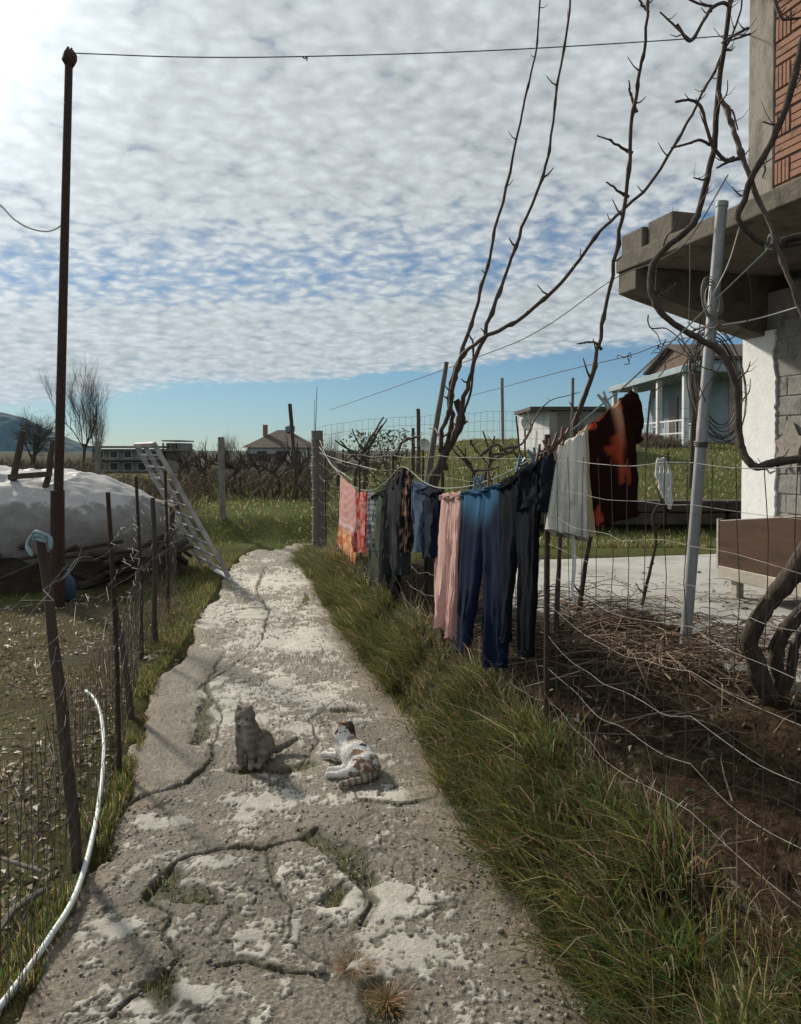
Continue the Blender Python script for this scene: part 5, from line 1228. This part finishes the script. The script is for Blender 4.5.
S1 = [((-.034, -.012, .262), (-.024, .0, .266), .046, .045, .012), ((-.050, -.030, .254), (-.010, -.030, .254), .024, .024, .014), ((-.030, -.056, .250), (-.030, -.050, .246), .018, .016, .012),
      ((-.060, -.006, .288), (-.066, -.002, .318), .019, .005, .006), ((-.046, -.006, .296), (-.062, -.002, .316), .016, .005, .006), ((-.002, -.006, .288), (.006, -.002, .318), .019, .005, .006), ((-.014, -.006, .296), (.002, -.002, .316), .016, .005, .006),
      ((-.029, .006, .245), (-.024, .014, .20), .036, .050, .02), ((-.024, .014, .20), (-.018, .02, .14), .047, .053, .03), ((-.016, .03, .15), (.030, .085, .085), .053, .071, .04),
      ((.028, .09, .08), (.035, .10, .065), .071, .064, .03),
      ((-.050, -.010, .15), (-.052, -.020, .06), .028, .019, .018), ((-.052, -.020, .06), (-.053, -.026, .018), .018, .016, .01), ((-.053, -.026, .013), (-.054, -.046, .010), .016, .014, .01),
      ((-.002, -.010, .15), (.006, -.020, .06), .028, .019, .018), ((.006, -.020, .06), (.008, -.026, .018), .018, .016, .01), ((.008, -.026, .013), (.008, -.046, .010), .016, .014, .01),
      ((.066, .055, .075), (.058, .020, .055), .050, .036, .02), ((.055, .02, .03), (.045, -.035, .013), .022, .014, .015), ((-.012, .06, .05), (-.03, .0, .014), .04, .014, .02),
      ((.07, .13, .035), (.115, .165, .03), .024, .020, .02), ((.115, .165, .03), (.165, .20, .045), .019, .017, .01), ((.165, .20, .045), (.205, .225, .062), .017, .013, .01)]
def tabby(v):
    base = np.array([.22, .195, .165])[None] * (1 + .5 * (fbm(v[:, 0] * 40, v[:, 2] * 40 + v[:, 1] * 30, 3)[:, None] - .5))
    s = np.sin(v[:, 2] * 150 + 9 * fbm(v[:, 0] * 14, v[:, 2] * 9 + v[:, 1] * 14, 4)) ; s2 = np.sin((v[:, 0] * .7 + v[:, 1] * .7) * 190)
    k = np.where(v[:, 0] > .085, s2, s); dark = (sstep(.1, .9, k) * (.15 + .6 * fbm(v[:, 0] * 30, v[:, 2] * 30 + v[:, 1] * 20, 6)))[:, None] * np.where(v[:, 2] > .215, .55, 1.0)[:, None]
    c = base * (1 - dark) + np.array([.085, .068, .052]) * dark
    chest = sstep(.03, .0, np.abs(v[:, 0] + .026)) * sstep(.01, -.03, v[:, 1]) * sstep(.26, .22, v[:, 2]) * sstep(.08, .13, v[:, 2])
    muz = sstep(.028, .012, np.hypot(v[:, 0] + .03, (v[:, 2] - .246))) * sstep(-.03, -.05, v[:, 1]); k = np.clip(chest * .5 + muz * .7, 0, 1)[:, None]
    paw = sstep(.03, .015, v[:, 2])[:, None] * .35 * sstep(.0, -.02, v[:, 1])[:, None]; k = np.maximum(k, paw)
    return c * (1 - k) + np.array([.5, .45, .39]) * k
cat('grey brown tabby cat sitting upright on the path, facing the camera', (a[0], a[1], z0), S1, tabby, [np.array([-.050, -.053, .268]), np.array([-.011, -.053, .268])], np.array([-.030, -.0745, .254]), 5)
a = G(350, 777); z0 = path_z(a[0], a[1]) - .004
S2 = [((-.042, .195, .150), (-.032, .215, .155), .043, .043, .014), ((-.074, .176, .138), (-.084, .168, .130), .021, .015, .014), ((-.060, .215, .138), (-.055, .165, .138), .020, .020, .014),
      ((-.058, .185, .180), (-.072, .186, .208), .019, .005, .006), ((-.046, .195, .185), (-.068, .19, .206), .015, .005, .006), ((-.016, .22, .182), (-.008, .23, .208), .019, .005, .006), ((-.026, .215, .186), (-.012, .228, .206), .015, .005, .006),
      ((-.032, .205, .13), (-.018, .17, .085), .040, .056, .025), ((-.02, .155, .072), (.035, .075, .070), .062, .070, .04), ((.035, .07, .070), (.085, -.01, .062), .070, .064, .04),
      ((-.035, .15, .05), (-.09, .20, .026), .028, .018, .02), ((-.09, .20, .024), (-.145, .235, .016), .017, .014, .01), ((-.145, .235, .015), (-.162, .238, .013), .016, .014, .01),
      ((-.03, .20, .05), (-.08, .25, .026), .028, .018, .02), ((-.08, .25, .024), (-.125, .285, .016), .017, .014, .01),
      ((.075, -.02, .055), (.02, -.035, .040), .050, .034, .03), ((.02, -.035, .038), (-.045, -.035, .024), .028, .017, .015), ((-.045, -.035, .022), (-.110, -.028, .016), .016, .015, .01),
      ((.03, .02, .042), (-.04, .030, .024), .032, .017, .02), ((-.04, .030, .022), (-.105, .036, .015), .016, .015, .01),
      ((.125, .03, .035), (.130, -.02, .024), .030, .021, .02), ((.130, -.02, .022), (.09, -.075, .019), .020, .019, .01), ((.09, -.075, .019), (.02, -.115, .018), .018, .017, .01), ((.02, -.115, .018), (-.035, -.140, .017), .017, .014, .01)]
def calico(v):
    c = np.array([.66, .64, .61])[None].repeat(len(v), 0) * (1 + .15 * (fbm(v[:, 0] * 40, v[:, 2] * 40, 3)[:, None] - .5))
    def patch(cen, r, col, n=.02):
        nonlocal c
        d = np.linalg.norm((v - np.array(cen)) / np.array(r), axis=1) + (fbm(v[:, 0] * 45, v[:, 2] * 45 + v[:, 1] * 40, 9, 3) - .5) * 1.3
        k = sstep(1.15, .85, d)[:, None]; c = c * (1 - k) + np.array(col) * k
    patch((-.012, .21, .165), (.036, .05, .045), (.085, .055, .038)); patch((-.04, .20, .195), (.03, .03, .018), (.11, .07, .045)); patch((-.070, .187, .20), (.014, .02, .022), (.45, .27, .16)); patch((-.082, .18, .16), (.016, .02, .018), (.10, .07, .05))
    patch((.085, -.03, .055), (.07, .055, .055), (.22, .13, .08)); patch((.10, -.005, .08), (.03, .03, .04), (.09, .06, .045)); patch((.03, .11, .135), (.06, .05, .02), (.30, .24, .19)); patch((.06, .05, .125), (.022, .03, .02), (.05, .045, .04)); patch((.125, .04, .05), (.03, .05, .06), (.07, .05, .04)); patch((.05, .0, .115), (.05, .02, .02), (.26, .17, .11))
    tail = (v[:, 2] < .05) & ((v[:, 1] < -.062 - .15 * np.minimum(0, v[:, 0])) | (v[:, 0] > .125)); t = (np.sin(v[:, 0] * 170 + v[:, 1] * 90) > .1)
    c[tail & t] = (.20, .15, .115); c[tail & ~t] = (.36, .31, .26); return c
cat('white and brown calico cat lying on its side on the path, legs stretched out', (a[0], a[1], z0), S2, calico, [np.array([-.080, .178, .160]), np.array([-.062, .160, .160])], np.array([-.099, .160, .136]), 8)

# ------------------------------------------------------------------ vegetation
def blades(name, pos, hgt, wid, lean, droop, cols, mat='blade', kind='stuff', label=None, cat=None):
    """pos (n,3), hgt, wid (n,), lean (n,2) sideways offset of the tip, droop (n,) how far the tip falls back"""
    n = len(pos); ts = np.array([0, .38, .72, 1.0]); ws = np.array([1, .9, .6, .08]); a = rng.uniform(0, 2 * np.pi, n); sd = np.c_[np.cos(a), np.sin(a), np.zeros(n)]
    V = []
    for t, w in zip(ts, ws):
        c = pos.copy(); c[:, 2] += hgt * (t - droop * t ** 3); c[:, :2] += lean * (t ** 1.8)[..., None] if False else lean * t ** 1.8
        V += [c - sd * (wid * w / 2)[:, None], c + sd * (wid * w / 2)[:, None]]
    V = np.stack(V, 1).reshape(-1, 3); b = np.arange(n)[:, None, None] * 8 + np.array([[0, 1, 3, 2], [2, 3, 5, 4], [4, 5, 7, 6]])[None]
    C = np.repeat(cols[:, None, :], 8, 1); C = C * np.array([.8, .8, .92, .92, 1.05, 1.05, 1.15, 1.15])[None, :, None] if False else C
    return quads_mesh(name, V, b.reshape(-1, 4), M[mat], C.reshape(-1, 3), kind, label, cat)
def grass_cols(n, dry):
    g = np.stack([rng.uniform(.07, .18, n), rng.uniform(.09, .19, n), rng.uniform(.022, .055, n)], 1); s = np.stack([rng.uniform(.32, .52, n), rng.uniform(.27, .43, n), rng.uniform(.14, .25, n)], 1)
    k = (rng.random(n) < dry)[:, None]; return np.where(k, s, g)
def Hs(p): return H(p[:, 0], p[:, 1])
# long grass on the bank between path and fence
nt_ = 1500; y = 1.5 + 11.2 * rng.random(nt_) ** 1.35; u = rng.random(nt_) ** .9; x = x_right(y) + .02 - .07 * sstep(3, 6, y) + .16 * (vnoise(y * 2.6, y * 0, 131) - .4) + u * (x_fence(y) - .02 - x_right(y) + .03)
dens = fbm(x * 2.4, y * 2.4, 91, 3); keep = dens + rng.random(nt_) * .22 > .57; x, y, u = x[keep], y[keep], u[keep]; T_ = len(x)
per = 46; ti = np.repeat(np.arange(T_), per); N = len(ti); ra = rng.uniform(0, 2 * np.pi, N); rd = np.abs(rng.normal(0, .045, N))
size = rng.uniform(.35, 1.2, T_) * (.62 + .9 * u * (1 - u) * 2 - .25 * u) * np.where(y > 7, .8, 1.0)
p = np.c_[x[ti] + rd * np.cos(ra), y[ti] + rd * np.sin(ra), np.zeros(N)]; p[:, 2] = Hs(p) - .01
h = size[ti] * rng.uniform(.10, .38, N); ln = np.c_[np.cos(ra), np.sin(ra)] * (h * rng.uniform(.2, .9, N))[:, None] + np.c_[-.42 * h, -.16 * h] + rng.normal(0, .02, (N, 2))
tuft_dry = np.clip(rng.normal(.18, .2, T_), .03, .8)[ti]
gc = grass_cols(N, tuft_dry); gc *= (rng.uniform(.45, 1.15, T_)[ti])[:, None]
blades('grass', p, h, rng.uniform(.0022, .0068, N) * rng.choice([.7, 1, 1.35], N) * np.where(y[ti] > 6, 1.4, 1), ln, rng.uniform(.1, .55, N), gc, label=None)
# short turf: bank foot, left verge, between the plates, and sparse weeds
def scatter(n, xf, yf, cond=None):
    y = yf(n); x = xf(y, n); p = np.c_[x, y, np.zeros(n)]
    if cond is not None: p = p[cond(p)]
    p[:, 2] = Hs(p) - .005; return p
def turf(name, p, hs, ws, dry, lean=.6):
    n = len(p); h = rng.uniform(*hs, n); a = rng.uniform(0, 2 * np.pi, n); blades(name, p, h, rng.uniform(*ws, n), np.c_[np.cos(a), np.sin(a)] * (h * lean * rng.random(n))[:, None], rng.uniform(0, .4, n), grass_cols(n, dry))
p1 = scatter(17000, lambda y, n: x_right(y) - .03 + rng.random(n) ** 1.4 * (x_fence(y) - x_right(y) + .07), lambda n: 1.5 + 11 * rng.random(n) ** 1.3)
p2 = scatter(15000, lambda y, n: x_left(y) - .02 - np.abs(rng.normal(0, .28, n)), lambda n: 5.4 + 6.8 * rng.random(n), lambda p: fbm(p[:, 0] * 1.5, p[:, 1] * 1.5, 93) > .36)
p3 = scatter(11000, lambda y, n: x_left(y) + .05 - np.abs(rng.normal(0, .12, n)), lambda n: 1.9 + 4 * rng.random(n), lambda p: fbm(p[:, 0] * 3, p[:, 1] * 3, 94) > .50)
p4 = scatter(24000, lambda y, n: x_left(y) - .3 - 3.2 * rng.random(n) ** 1.2, lambda n: 1.8 + 7 * rng.random(n), lambda p: fbm(p[:, 0] * 1.6, p[:, 1] * 1.6, 95) > .43)
p5 = scatter(4200, lambda y, n: x_fence(y) + .1 + 4 * rng.random(n), lambda n: 2 + 7 * rng.random(n), lambda p: fbm(p[:, 0] * 2.2, p[:, 1] * 2.2, 96) > .62)
turf('grass', np.vstack([p1, p2, p3, p5]), (.02, .085), (.0025, .0055), .22)
turf('grass', p4, (.015, .05), (.0025, .005), .35)
# moss and weeds in the cracks of the path
pp = []
for pl, w in MOSSY:
    pl = np.array(pl); k = 330; t = rng.random(k) * (len(pl) - 1); i = t.astype(int); q = pl[i] + (pl[np.minimum(i + 1, len(pl) - 1)] - pl[i]) * (t - i)[:, None] + rng.normal(0, w * .38, (k, 2)); pp.append(q)
for pl, w, dp in CRACKS[:6]:
    pl = np.array(pl); k = 90; t = rng.random(k) * (len(pl) - 1); i = t.astype(int); pp.append(pl[i] + (pl[np.minimum(i + 1, len(pl) - 1)] - pl[i]) * (t - i)[:, None] + rng.normal(0, .012, (k, 2)))
pp = np.vstack(pp); pp = np.c_[pp, np.array([(float(fbm(a * 1.4, b * 1.4, 53)) - .5) * .05 - .03 for a, b in pp])]
turf('weeds', pp, (.018, .042), (.002, .0045), .3)
# the dry tuft in the foreground
for px, py in ((388, 996), (352, 968)):
    c = G(px, py); n = 500; a_ = rng.uniform(0, 2 * np.pi, n); rr_ = np.abs(rng.normal(0, .03, n)); q = np.c_[c[0] + rr_ * np.cos(a_), c[1] + rr_ * np.sin(a_), np.zeros(n) + path_z(c[0], c[1]) - .02]
    hh = rng.uniform(.02, .06, n); cc = grass_cols(n, .7) * np.array([1.0, .8, .8]); blades('weeds', q, hh, rng.uniform(.0015, .003, n), np.c_[np.cos(a_), np.sin(a_)] * (hh * 1.1)[:, None], rng.uniform(.2, .6, n), cc)
# fields beyond the path end and up the slope
pf = scatter(60000, lambda y, n: rng.uniform(-.62, .60, n) * y, lambda n: 10.2 + 24 * rng.random(n) ** 1.7, lambda p: ((p[:, 1] > 13.3) | (p[:, 0] > x_fence(np.minimum(p[:, 1], 12.4)) + .3)) & (fbm(p[:, 0] * .8, p[:, 1] * .8, 97) > .33))
n = len(pf); hh = rng.uniform(.04, .13, n); a_ = rng.uniform(0, 2 * np.pi, n); cc = grass_cols(n, .22) * np.array([1.0, 1.0, 1.0])
blades('grass', pf, hh, rng.uniform(.008, .02, n) * (pf[:, 1] / 14), np.c_[np.cos(a_), np.sin(a_)] * (hh * .5)[:, None], rng.uniform(0, .4, n), cc)

def tcol(n): t = rng.random(n)[:, None]; return np.array([.07, .045, .03]) * (1 - t) + np.array([.34, .26, .19]) * t
# dead leaves
def leaves(name, p, smin_, smax, cols, lift=.012):
    n = len(p); a = rng.uniform(0, 2 * np.pi, n); s = rng.uniform(smin_, smax, n); u = np.c_[np.cos(a), np.sin(a), rng.normal(0, .35, n)]; w = np.c_[-np.sin(a), np.cos(a), rng.normal(0, .35, n)]
    c = p.copy(); c[:, 2] += lift * rng.random(n); up = rng.uniform(.05, .5, n); wr = rng.uniform(.14, .32, n)
    pts = [c - u * s[:, None] * .5, c - w * s[:, None] * wr[:, None] + UP * (up * s)[:, None], c + u * s[:, None] * .55 + UP * (up * s * .4)[:, None], c + w * s[:, None] * wr[:, None] * .8 + UP * (up * s * rng.random(n))[:, None]]
    mid = c + UP * 0; V = np.stack(pts, 1).reshape(-1, 3); b = np.arange(n)[:, None] * 4 + np.arange(4)[None]
    return quads_mesh(name, V, b, M['leaf'], np.repeat(cols[:, None], 4, 1).reshape(-1, 3), 'stuff')
def leaf_cols(n):
    t = rng.random(n)[:, None]; b = np.array([.075, .055, .038]) * (1 - t) + np.array([.24, .20, .15]) * t; k = rng.random(n) < .14; b[k] = np.array([.42, .39, .35]) * rng.uniform(.8, 1.1, (k.sum(), 1)); return b
pl_ = scatter(14000, lambda y, n: x_left(y) - .10 - 3.6 * rng.random(n) ** 1.1, lambda n: 1.7 + 7 * rng.random(n) ** 1.3, lambda p: fbm(p[:, 0] * 2, p[:, 1] * 2, 98) > .41)
leaves('fallen_leaves', pl_, .015, .058, leaf_cols(len(pl_)) * (.7 + 2.1 * fbm(pl_[:, 0] * 3, pl_[:, 1] * 3, 121))[:, None])
pr_ = scatter(4200, lambda y, n: x_fence(y) - .25 + 3.6 * rng.random(n), lambda n: 1.5 + 6.5 * rng.random(n), lambda p: fbm(p[:, 0] * 1.4, p[:, 1] * 1.4, 99) > .42)
lc = leaf_cols(len(pr_)); lc[rng.random(len(lc)) < .75] *= .55
leaves('fallen_leaves', pr_, .016, .055, lc)
pb_ = scatter(9000, lambda y, n: x_right(y) + .0 + rng.random(n) ** 1.5 * .34, lambda n: 1.5 + 8 * rng.random(n) ** 1.4, lambda p: fbm(p[:, 0] * 3.4, p[:, 1] * 3.4, 111) > .44); nb = len(pb_)
kb = rng.uniform(.55, 1.25, (nb, 1)); leaves('weeds', pb_, .010, .034, np.stack([rng.uniform(.035, .085, nb), rng.uniform(.055, .115, nb), rng.uniform(.018, .045, nb)], 1) * kb, .07)
pd_ = scatter(1300, lambda y, n: x_right(y) + .05 + rng.random(n) * (x_fence(y) + .05 - x_right(y)), lambda n: 1.5 + 9 * rng.random(n) ** 1.3); nd = len(pd_)
blades('dry_stalks', pd_, rng.uniform(.10, .40, nd), rng.uniform(.0018, .0045, nd), rng.normal(0, .09, (nd, 2)) + np.array([-.07, -.03]), rng.uniform(0, .5, nd), tcol(nd) * 1.5, 'leaf')
pg_ = scatter(1800, lambda y, n: x_fence(y) + .1 + 3.2 * rng.random(n), lambda n: 1.6 + 5.5 * rng.random(n), lambda p: fbm(p[:, 0] * 2.6, p[:, 1] * 2.6, 100) > .56)
leaves('weeds', pg_, .018, .042, np.stack([rng.uniform(.035, .07, len(pg_)), rng.uniform(.05, .09, len(pg_)), rng.uniform(.02, .045, len(pg_))], 1), .04)
# pruned vine canes and twigs over the soil
def twig_mesh(name, p, L, r, cols=None, mat='leaf', rise=.5):
    n = len(p); a = rng.uniform(0, 2 * np.pi, n); L = rng.uniform(*L, n); r = rng.uniform(*r, n); d = np.c_[np.cos(a), np.sin(a), rng.normal(0, .12, n)]; s = np.c_[-np.sin(a), np.cos(a), np.zeros(n)]; cv = rng.normal(0, .16, n)
    arch = rng.uniform(0, rise, n) * L * .3; V = []; 
    for k, t in enumerate((-.5, -.17, .17, .5)):
        c = p + d * (L * t)[:, None] + s * (cv * L * (1 - (2 * t) ** 2))[:, None] + UP * (arch * (1 - (2 * t) ** 2) + .01)[:, None]
        for q in range(3):
            g = q * 2.094; V.append(c + (s * math.cos(g) + UP * math.sin(g)) * (r * (1.1 - .25 * k))[:, None])
    V = np.stack(V, 1).reshape(-1, 3); f = np.array([[k * 3 + q, k * 3 + (q + 1) % 3, k * 3 + 3 + (q + 1) % 3, k * 3 + 3 + q] for k in range(3) for q in range(3)])
    b = (np.arange(n)[:, None, None] * 12 + f[None]).reshape(-1, 4); C = np.repeat(cols[:, None], 12, 1).reshape(-1, 3)
    return quads_mesh(name, V, b, M[mat], C, 'stuff')
q1 = scatter(650, lambda y, n: x_fence(y) + .25 + 3.4 * rng.random(n), lambda n: 1.8 + 5.6 * rng.random(n)); twig_mesh('vine_prunings', q1, (.10, .5), (.0018, .005), tcol(len(q1)) * .75)
q2 = np.vstack([scatter(420, lambda y, n: 1.9 + rng.normal(0, .5, n), lambda n: 4.5 + rng.normal(0, .38, n)), scatter(250, lambda y, n: 1.3 + rng.normal(0, .4, n), lambda n: 5.6 + rng.normal(0, .35, n))]); q2[:, 2] += rng.random(len(q2)) * .06
twig_mesh('vine_prunings', q2, (.2, .7), (.0025, .006), tcol(len(q2)) * 1.15, rise=.8)
q3 = scatter(420, lambda y, n: x_left(y) - .15 - 2.6 * rng.random(n), lambda n: 1.8 + 5 * rng.random(n)); twig_mesh('twigs', q3, (.06, .3), (.0015, .004), tcol(len(q3)))
# brush behind the left fence foot (dry stalks)
q4 = scatter(700, lambda y, n: x_left(y) - .28 - np.abs(rng.normal(0, .16, n)), lambda n: 3.6 + 5 * rng.random(n)); n = len(q4); hh = rng.uniform(.1, .45, n)
blades('dry_stalks', q4, hh, rng.uniform(.002, .0045, n), rng.normal(0, .12, (n, 2)), rng.uniform(0, .3, n), tcol(n), 'leaf')
# gravel along the path
def gravel(p, s0, s1):
    n = len(p); s = rng.uniform(s0, s1, n); o = np.array([(-1, -1, -.6), (1, -1, -.6), (1, 1, -.6), (-1, 1, -.6), (-.7, -.7, .5), (.7, -.7, .5), (.7, .7, .5), (-.7, .7, .5)])
    a = rng.uniform(0, 2 * np.pi, n); R = np.stack([np.stack([np.cos(a), -np.sin(a)], -1), np.stack([np.sin(a), np.cos(a)], -1)], -2)
    v = o[None] * s[:, None, None] * rng.uniform(.55, 1.2, (n, 1, 3)) * rng.uniform(.75, 1.25, (n, 8, 3)); v[..., :2] = np.einsum('nij,nkj->nki', R, v[..., :2]); v += p[:, None]
    f = np.array([[0, 3, 2, 1], [4, 5, 6, 7], [0, 1, 5, 4], [1, 2, 6, 5], [2, 3, 7, 6], [3, 0, 4, 7]]); t = rng.random(n)[:, None]
    c = np.array([.11, .10, .085]) * (1 - t) + np.array([.40, .37, .33]) * t; quads_mesh('gravel', v.reshape(-1, 3), (np.arange(n)[:, None, None] * 8 + f[None]).reshape(-1, 4), M['leaf'], np.repeat(c[:, None], 8, 1).reshape(-1, 3), 'stuff')
y = 1.6 + 6 * rng.random(5200) ** 1.6; s_ = rng.random(5200); s_ = np.where(rng.random(5200) < .35, 1 - np.abs(rng.normal(0, .06, 5200)), s_); x = x_left(y) + (x_right(y) + .06 - x_left(y)) * s_
k = fbm(x * 3, y * 3, 102) > .42; x, y = x[k], y[k]; gravel(np.c_[x, y, (fbm(x * 1.4, y * 1.4, 53) - .5) * .05 + .002], .002, .0075)
for px, py, s in ((320, 968, .022), (298, 872, .014), (500, 930, .014), (338, 912, .012)):
    c = G(px, py, .01); m = MB(); m.blob(c, (s, s * .8, s * .6), 10, .35, px); tag(m.build('stone', M['concrete'], None, c), {320: 'rounded pebble in the foreground crack of the path', 298: 'small stone by the mossy patch on the path', 500: 'small stone on the dusty right side of the path', 338: 'tiny stone in the moss below the lying cat'}[px], 'stone', 'stones on the path')

# bare trees, vineyard, evergreens
def branch_pts(g, m, p, d, L, r, lvl, up):
    n = 5; q = [p]; 
    for i in range(n): d = d + g.normal(0, .16, 3) + UP * up; d /= np.linalg.norm(d); q.append(q[-1] + d * L / n)
    m.tube(q, np.linspace(r, r * .55, n + 1), 5 if lvl > 1 else 4, False)
    if lvl > 0:
        for i in range(1, n + 1):
            for _ in range(2 if i > 2 else 1):
                dd = d + g.normal(0, .55, 3); dd /= np.linalg.norm(dd); branch_pts(g, m, np.array(q[i]), dd, L * g.uniform(.45, .7), r * (.55 - .05 * i), lvl - 1, up)
def bare_tree(loc, h, lab, seed, lvl=3, fan=5, rad=.1, up=.3, group='bare trees', cat_='tree'):
    g = np.random.default_rng(seed); r = thing('bare_tree', lab, cat_, loc, group); loc = np.asarray(loc, float)
    m = MB(); t = np.array([loc - UP * .2, loc + UP * h * .14, loc + UP * h * .27 + g.normal(0, .06, 3)]); m.tube(smooth_line(t, 4), np.linspace(rad, rad * .8, 9), 8); m.build('trunk', M['bark'], r)
    m = MB()
    for k in range(fan):
        a = 2 * np.pi * k / fan + g.uniform(-.3, .3); d = np.array([math.cos(a) * .5, math.sin(a) * .5, 1.0]); d /= np.linalg.norm(d); branch_pts(g, m, t[-1] - UP * h * .05, d, h * g.uniform(.33, .45), rad * .34, lvl, up)
    m.build('crown', M['twig'], r, smooth=False)
def at(px, Y): x = (px - 400.5) / FPX * Y; return (x, Y, float(H(x, Y)))
bare_tree(at(84, 27), 4.2, 'tall bare tree with fine upright branches behind the iron pole', 1, 3, 6, .06)
bare_tree(at(98, 31), 3.2, 'shorter bare tree against the block of flats', 12, 3, 5, .05)
bare_tree(at(32, 24), 2.6, 'dark bare tree before the blue mountain, behind the trestle', 3, 3, 5, .09, .04)
bare_tree(at(228, 48), 3.4, 'pale bare tree left of the white house', 4, 3, 5, .08)
bare_tree(at(240, 50), 2.6, 'small bare tree touching the roof of the white house', 5, 2, 5, .07)
bare_tree(at(327, 55), 4.3, 'slim bare tree right of the white house, behind the corner post', 6, 3, 4, .07, .35)
def grapevine(loc, h, lab, seed, r0=.05, arms=6, lvl=1):
    g = np.random.default_rng(seed); loc = np.asarray(loc, float); r = thing('grapevine', lab, 'vine', loc, 'vines of the vineyard')
    p = [loc - UP * .1]; 
    for k in range(5): p.append(p[-1] + UP * h * .13 + np.array([g.normal(0, .05), g.normal(0, .05), 0]))
    q, rr = gnarl(p, np.linspace(r0, r0 * .7, 6), 4, .2, seed); m = MB(); m.tube(q, rr, 6); m.build('trunk', M['bark'], r)
    m = MB()
    for k in range(arms):
        s = p[-1 - (k % 2)]; d = np.array([g.choice([-1, 1]) * g.uniform(.3, 1), g.normal(0, .35), g.uniform(.1, 1)]); d /= np.linalg.norm(d); branch_pts(g, m, s, d, h * g.uniform(.35, .6), r0 * .55, lvl, .1)
    m.build('arms', M['bark'], r, smooth=False)
    return r
spots = [(205, 20), (232, 19), (244, 24), (258, 21), (272, 18), (284, 25), (298, 21), (309, 26), (192, 25), (214, 27), (180, 21), (250, 30), (268, 33), (290, 36), (226, 34), (303, 31)]
for i, (px, Y) in enumerate(spots):
    grapevine(at(px, Y), .95 + .15 * math.sin(i * 2.1), 'gnarled leafless vine among the rows of the vineyard', 200 + i, .05)
for i, (px, Y, h, lab) in enumerate([(352, 15.5, 1.7, 'gnarled pruned vine with upright spur above the pink towel'), (366, 17, 1.5, 'gnarled vine reaching over the dark barn roof'), (345, 16.5, 1.2, 'low gnarled vine near the corner post'),
                                     (470, 15.0, 1.1, 'low twisted vine behind the pink trousers'), (490, 16.5, 1.2, 'twisted vine at the foot of the tall concrete post'), (522, 15.5, 1.0, 'low twisted vine behind the dark shorts')]):
    r = grapevine(at(px, Y), h, lab, 240 + i, .05, 4, 0)
def shrub(loc, h, lab, seed):
    g = np.random.default_rng(seed); loc = np.asarray(loc, float); r = thing('shrub', lab, 'shrub', loc, 'small leafy shrubs'); m = MB()
    for k in range(9):
        d = np.array([g.normal(0, .35), g.normal(0, .35), 1]); d /= np.linalg.norm(d); m.tube([loc, loc + d * h * .5, loc + d * h * g.uniform(.8, 1.05)], [.012, .008, .004], 4)
    m.build('stem', M['twig'], r); n = 520; t = g.random(n); c = loc + np.c_[g.normal(0, .20, n) * h, g.normal(0, .20, n) * h, (.18 + .8 * t) * h]; a = g.uniform(0, 6.28, n); s = g.uniform(.03, .065, n)
    u = np.c_[np.cos(a), np.sin(a), g.normal(0, .6, n)] * s[:, None]; w = np.c_[-np.sin(a), np.cos(a), g.normal(0, .6, n)] * (s * .4)[:, None]
    V = np.stack([c - u, c - w, c + u, c + w], 1).reshape(-1, 3) - loc; col = np.stack([g.uniform(.05, .10, n), g.uniform(.055, .1, n), g.uniform(.025, .05, n)], 1)
    quads_mesh('foliage', V, np.arange(n)[:, None] * 4 + np.arange(4)[None], M['evergreen'], np.repeat(col[:, None], 4, 1).reshape(-1, 3), None, parent=r)
shrub(at(393, 15.5), 1.35, 'small leafy shrub left of the bowed wooden post', 1); shrub(at(367, 18), 1.3, 'small leafy shrub beside the gnarled vine over the barn roof', 2)
# thicket of bare brush behind the vineyard and the heap
n = 9000; px = rng.uniform(-60, 330, n); Yt = rng.uniform(17, 40, n); xx = (px - 400.5) / FPX * Yt; zt = H(xx, Yt); p = np.c_[xx, Yt, zt]
yt = np.where(px < 88, 454, np.where(px < 186, 479, 463)) + (fbm(px / 9, Yt * .3, 5) - .5) * 16; hh = np.clip(CH - (yt - 450) / FPX * Yt - zt, .08, 2.2) * rng.uniform(.45, 1.0, n); cc = tcol(n) * .38
blades('brushwood', p, hh, rng.uniform(.012, .04, n), rng.normal(0, .45, (n, 2)), rng.uniform(0, .2, n), cc, 'leaf')
n = 2600; px = rng.uniform(-60, 200, n); Yt = rng.uniform(12.8, 22, n); xx = (px - 400.5) / FPX * Yt; p = np.c_[xx, Yt, H(xx, Yt)]
blades('brushwood', p, rng.uniform(.15, .55, n), rng.uniform(.008, .024, n), rng.normal(0, .25, (n, 2)), rng.uniform(0, .2, n), tcol(n) * .5, 'leaf')
# ivy and weeds before the blue house
n = 3000; xx = rng.uniform(8.2, 9.6, n); yy = rng.uniform(26, 36, n); p = np.c_[xx, yy, H(xx, yy)]
blades('brushwood', p, rng.uniform(.1, .45, n), rng.uniform(.02, .05, n), rng.normal(0, .2, (n, 2)), rng.uniform(0, .3, n), tcol(n) * .6, 'leaf')
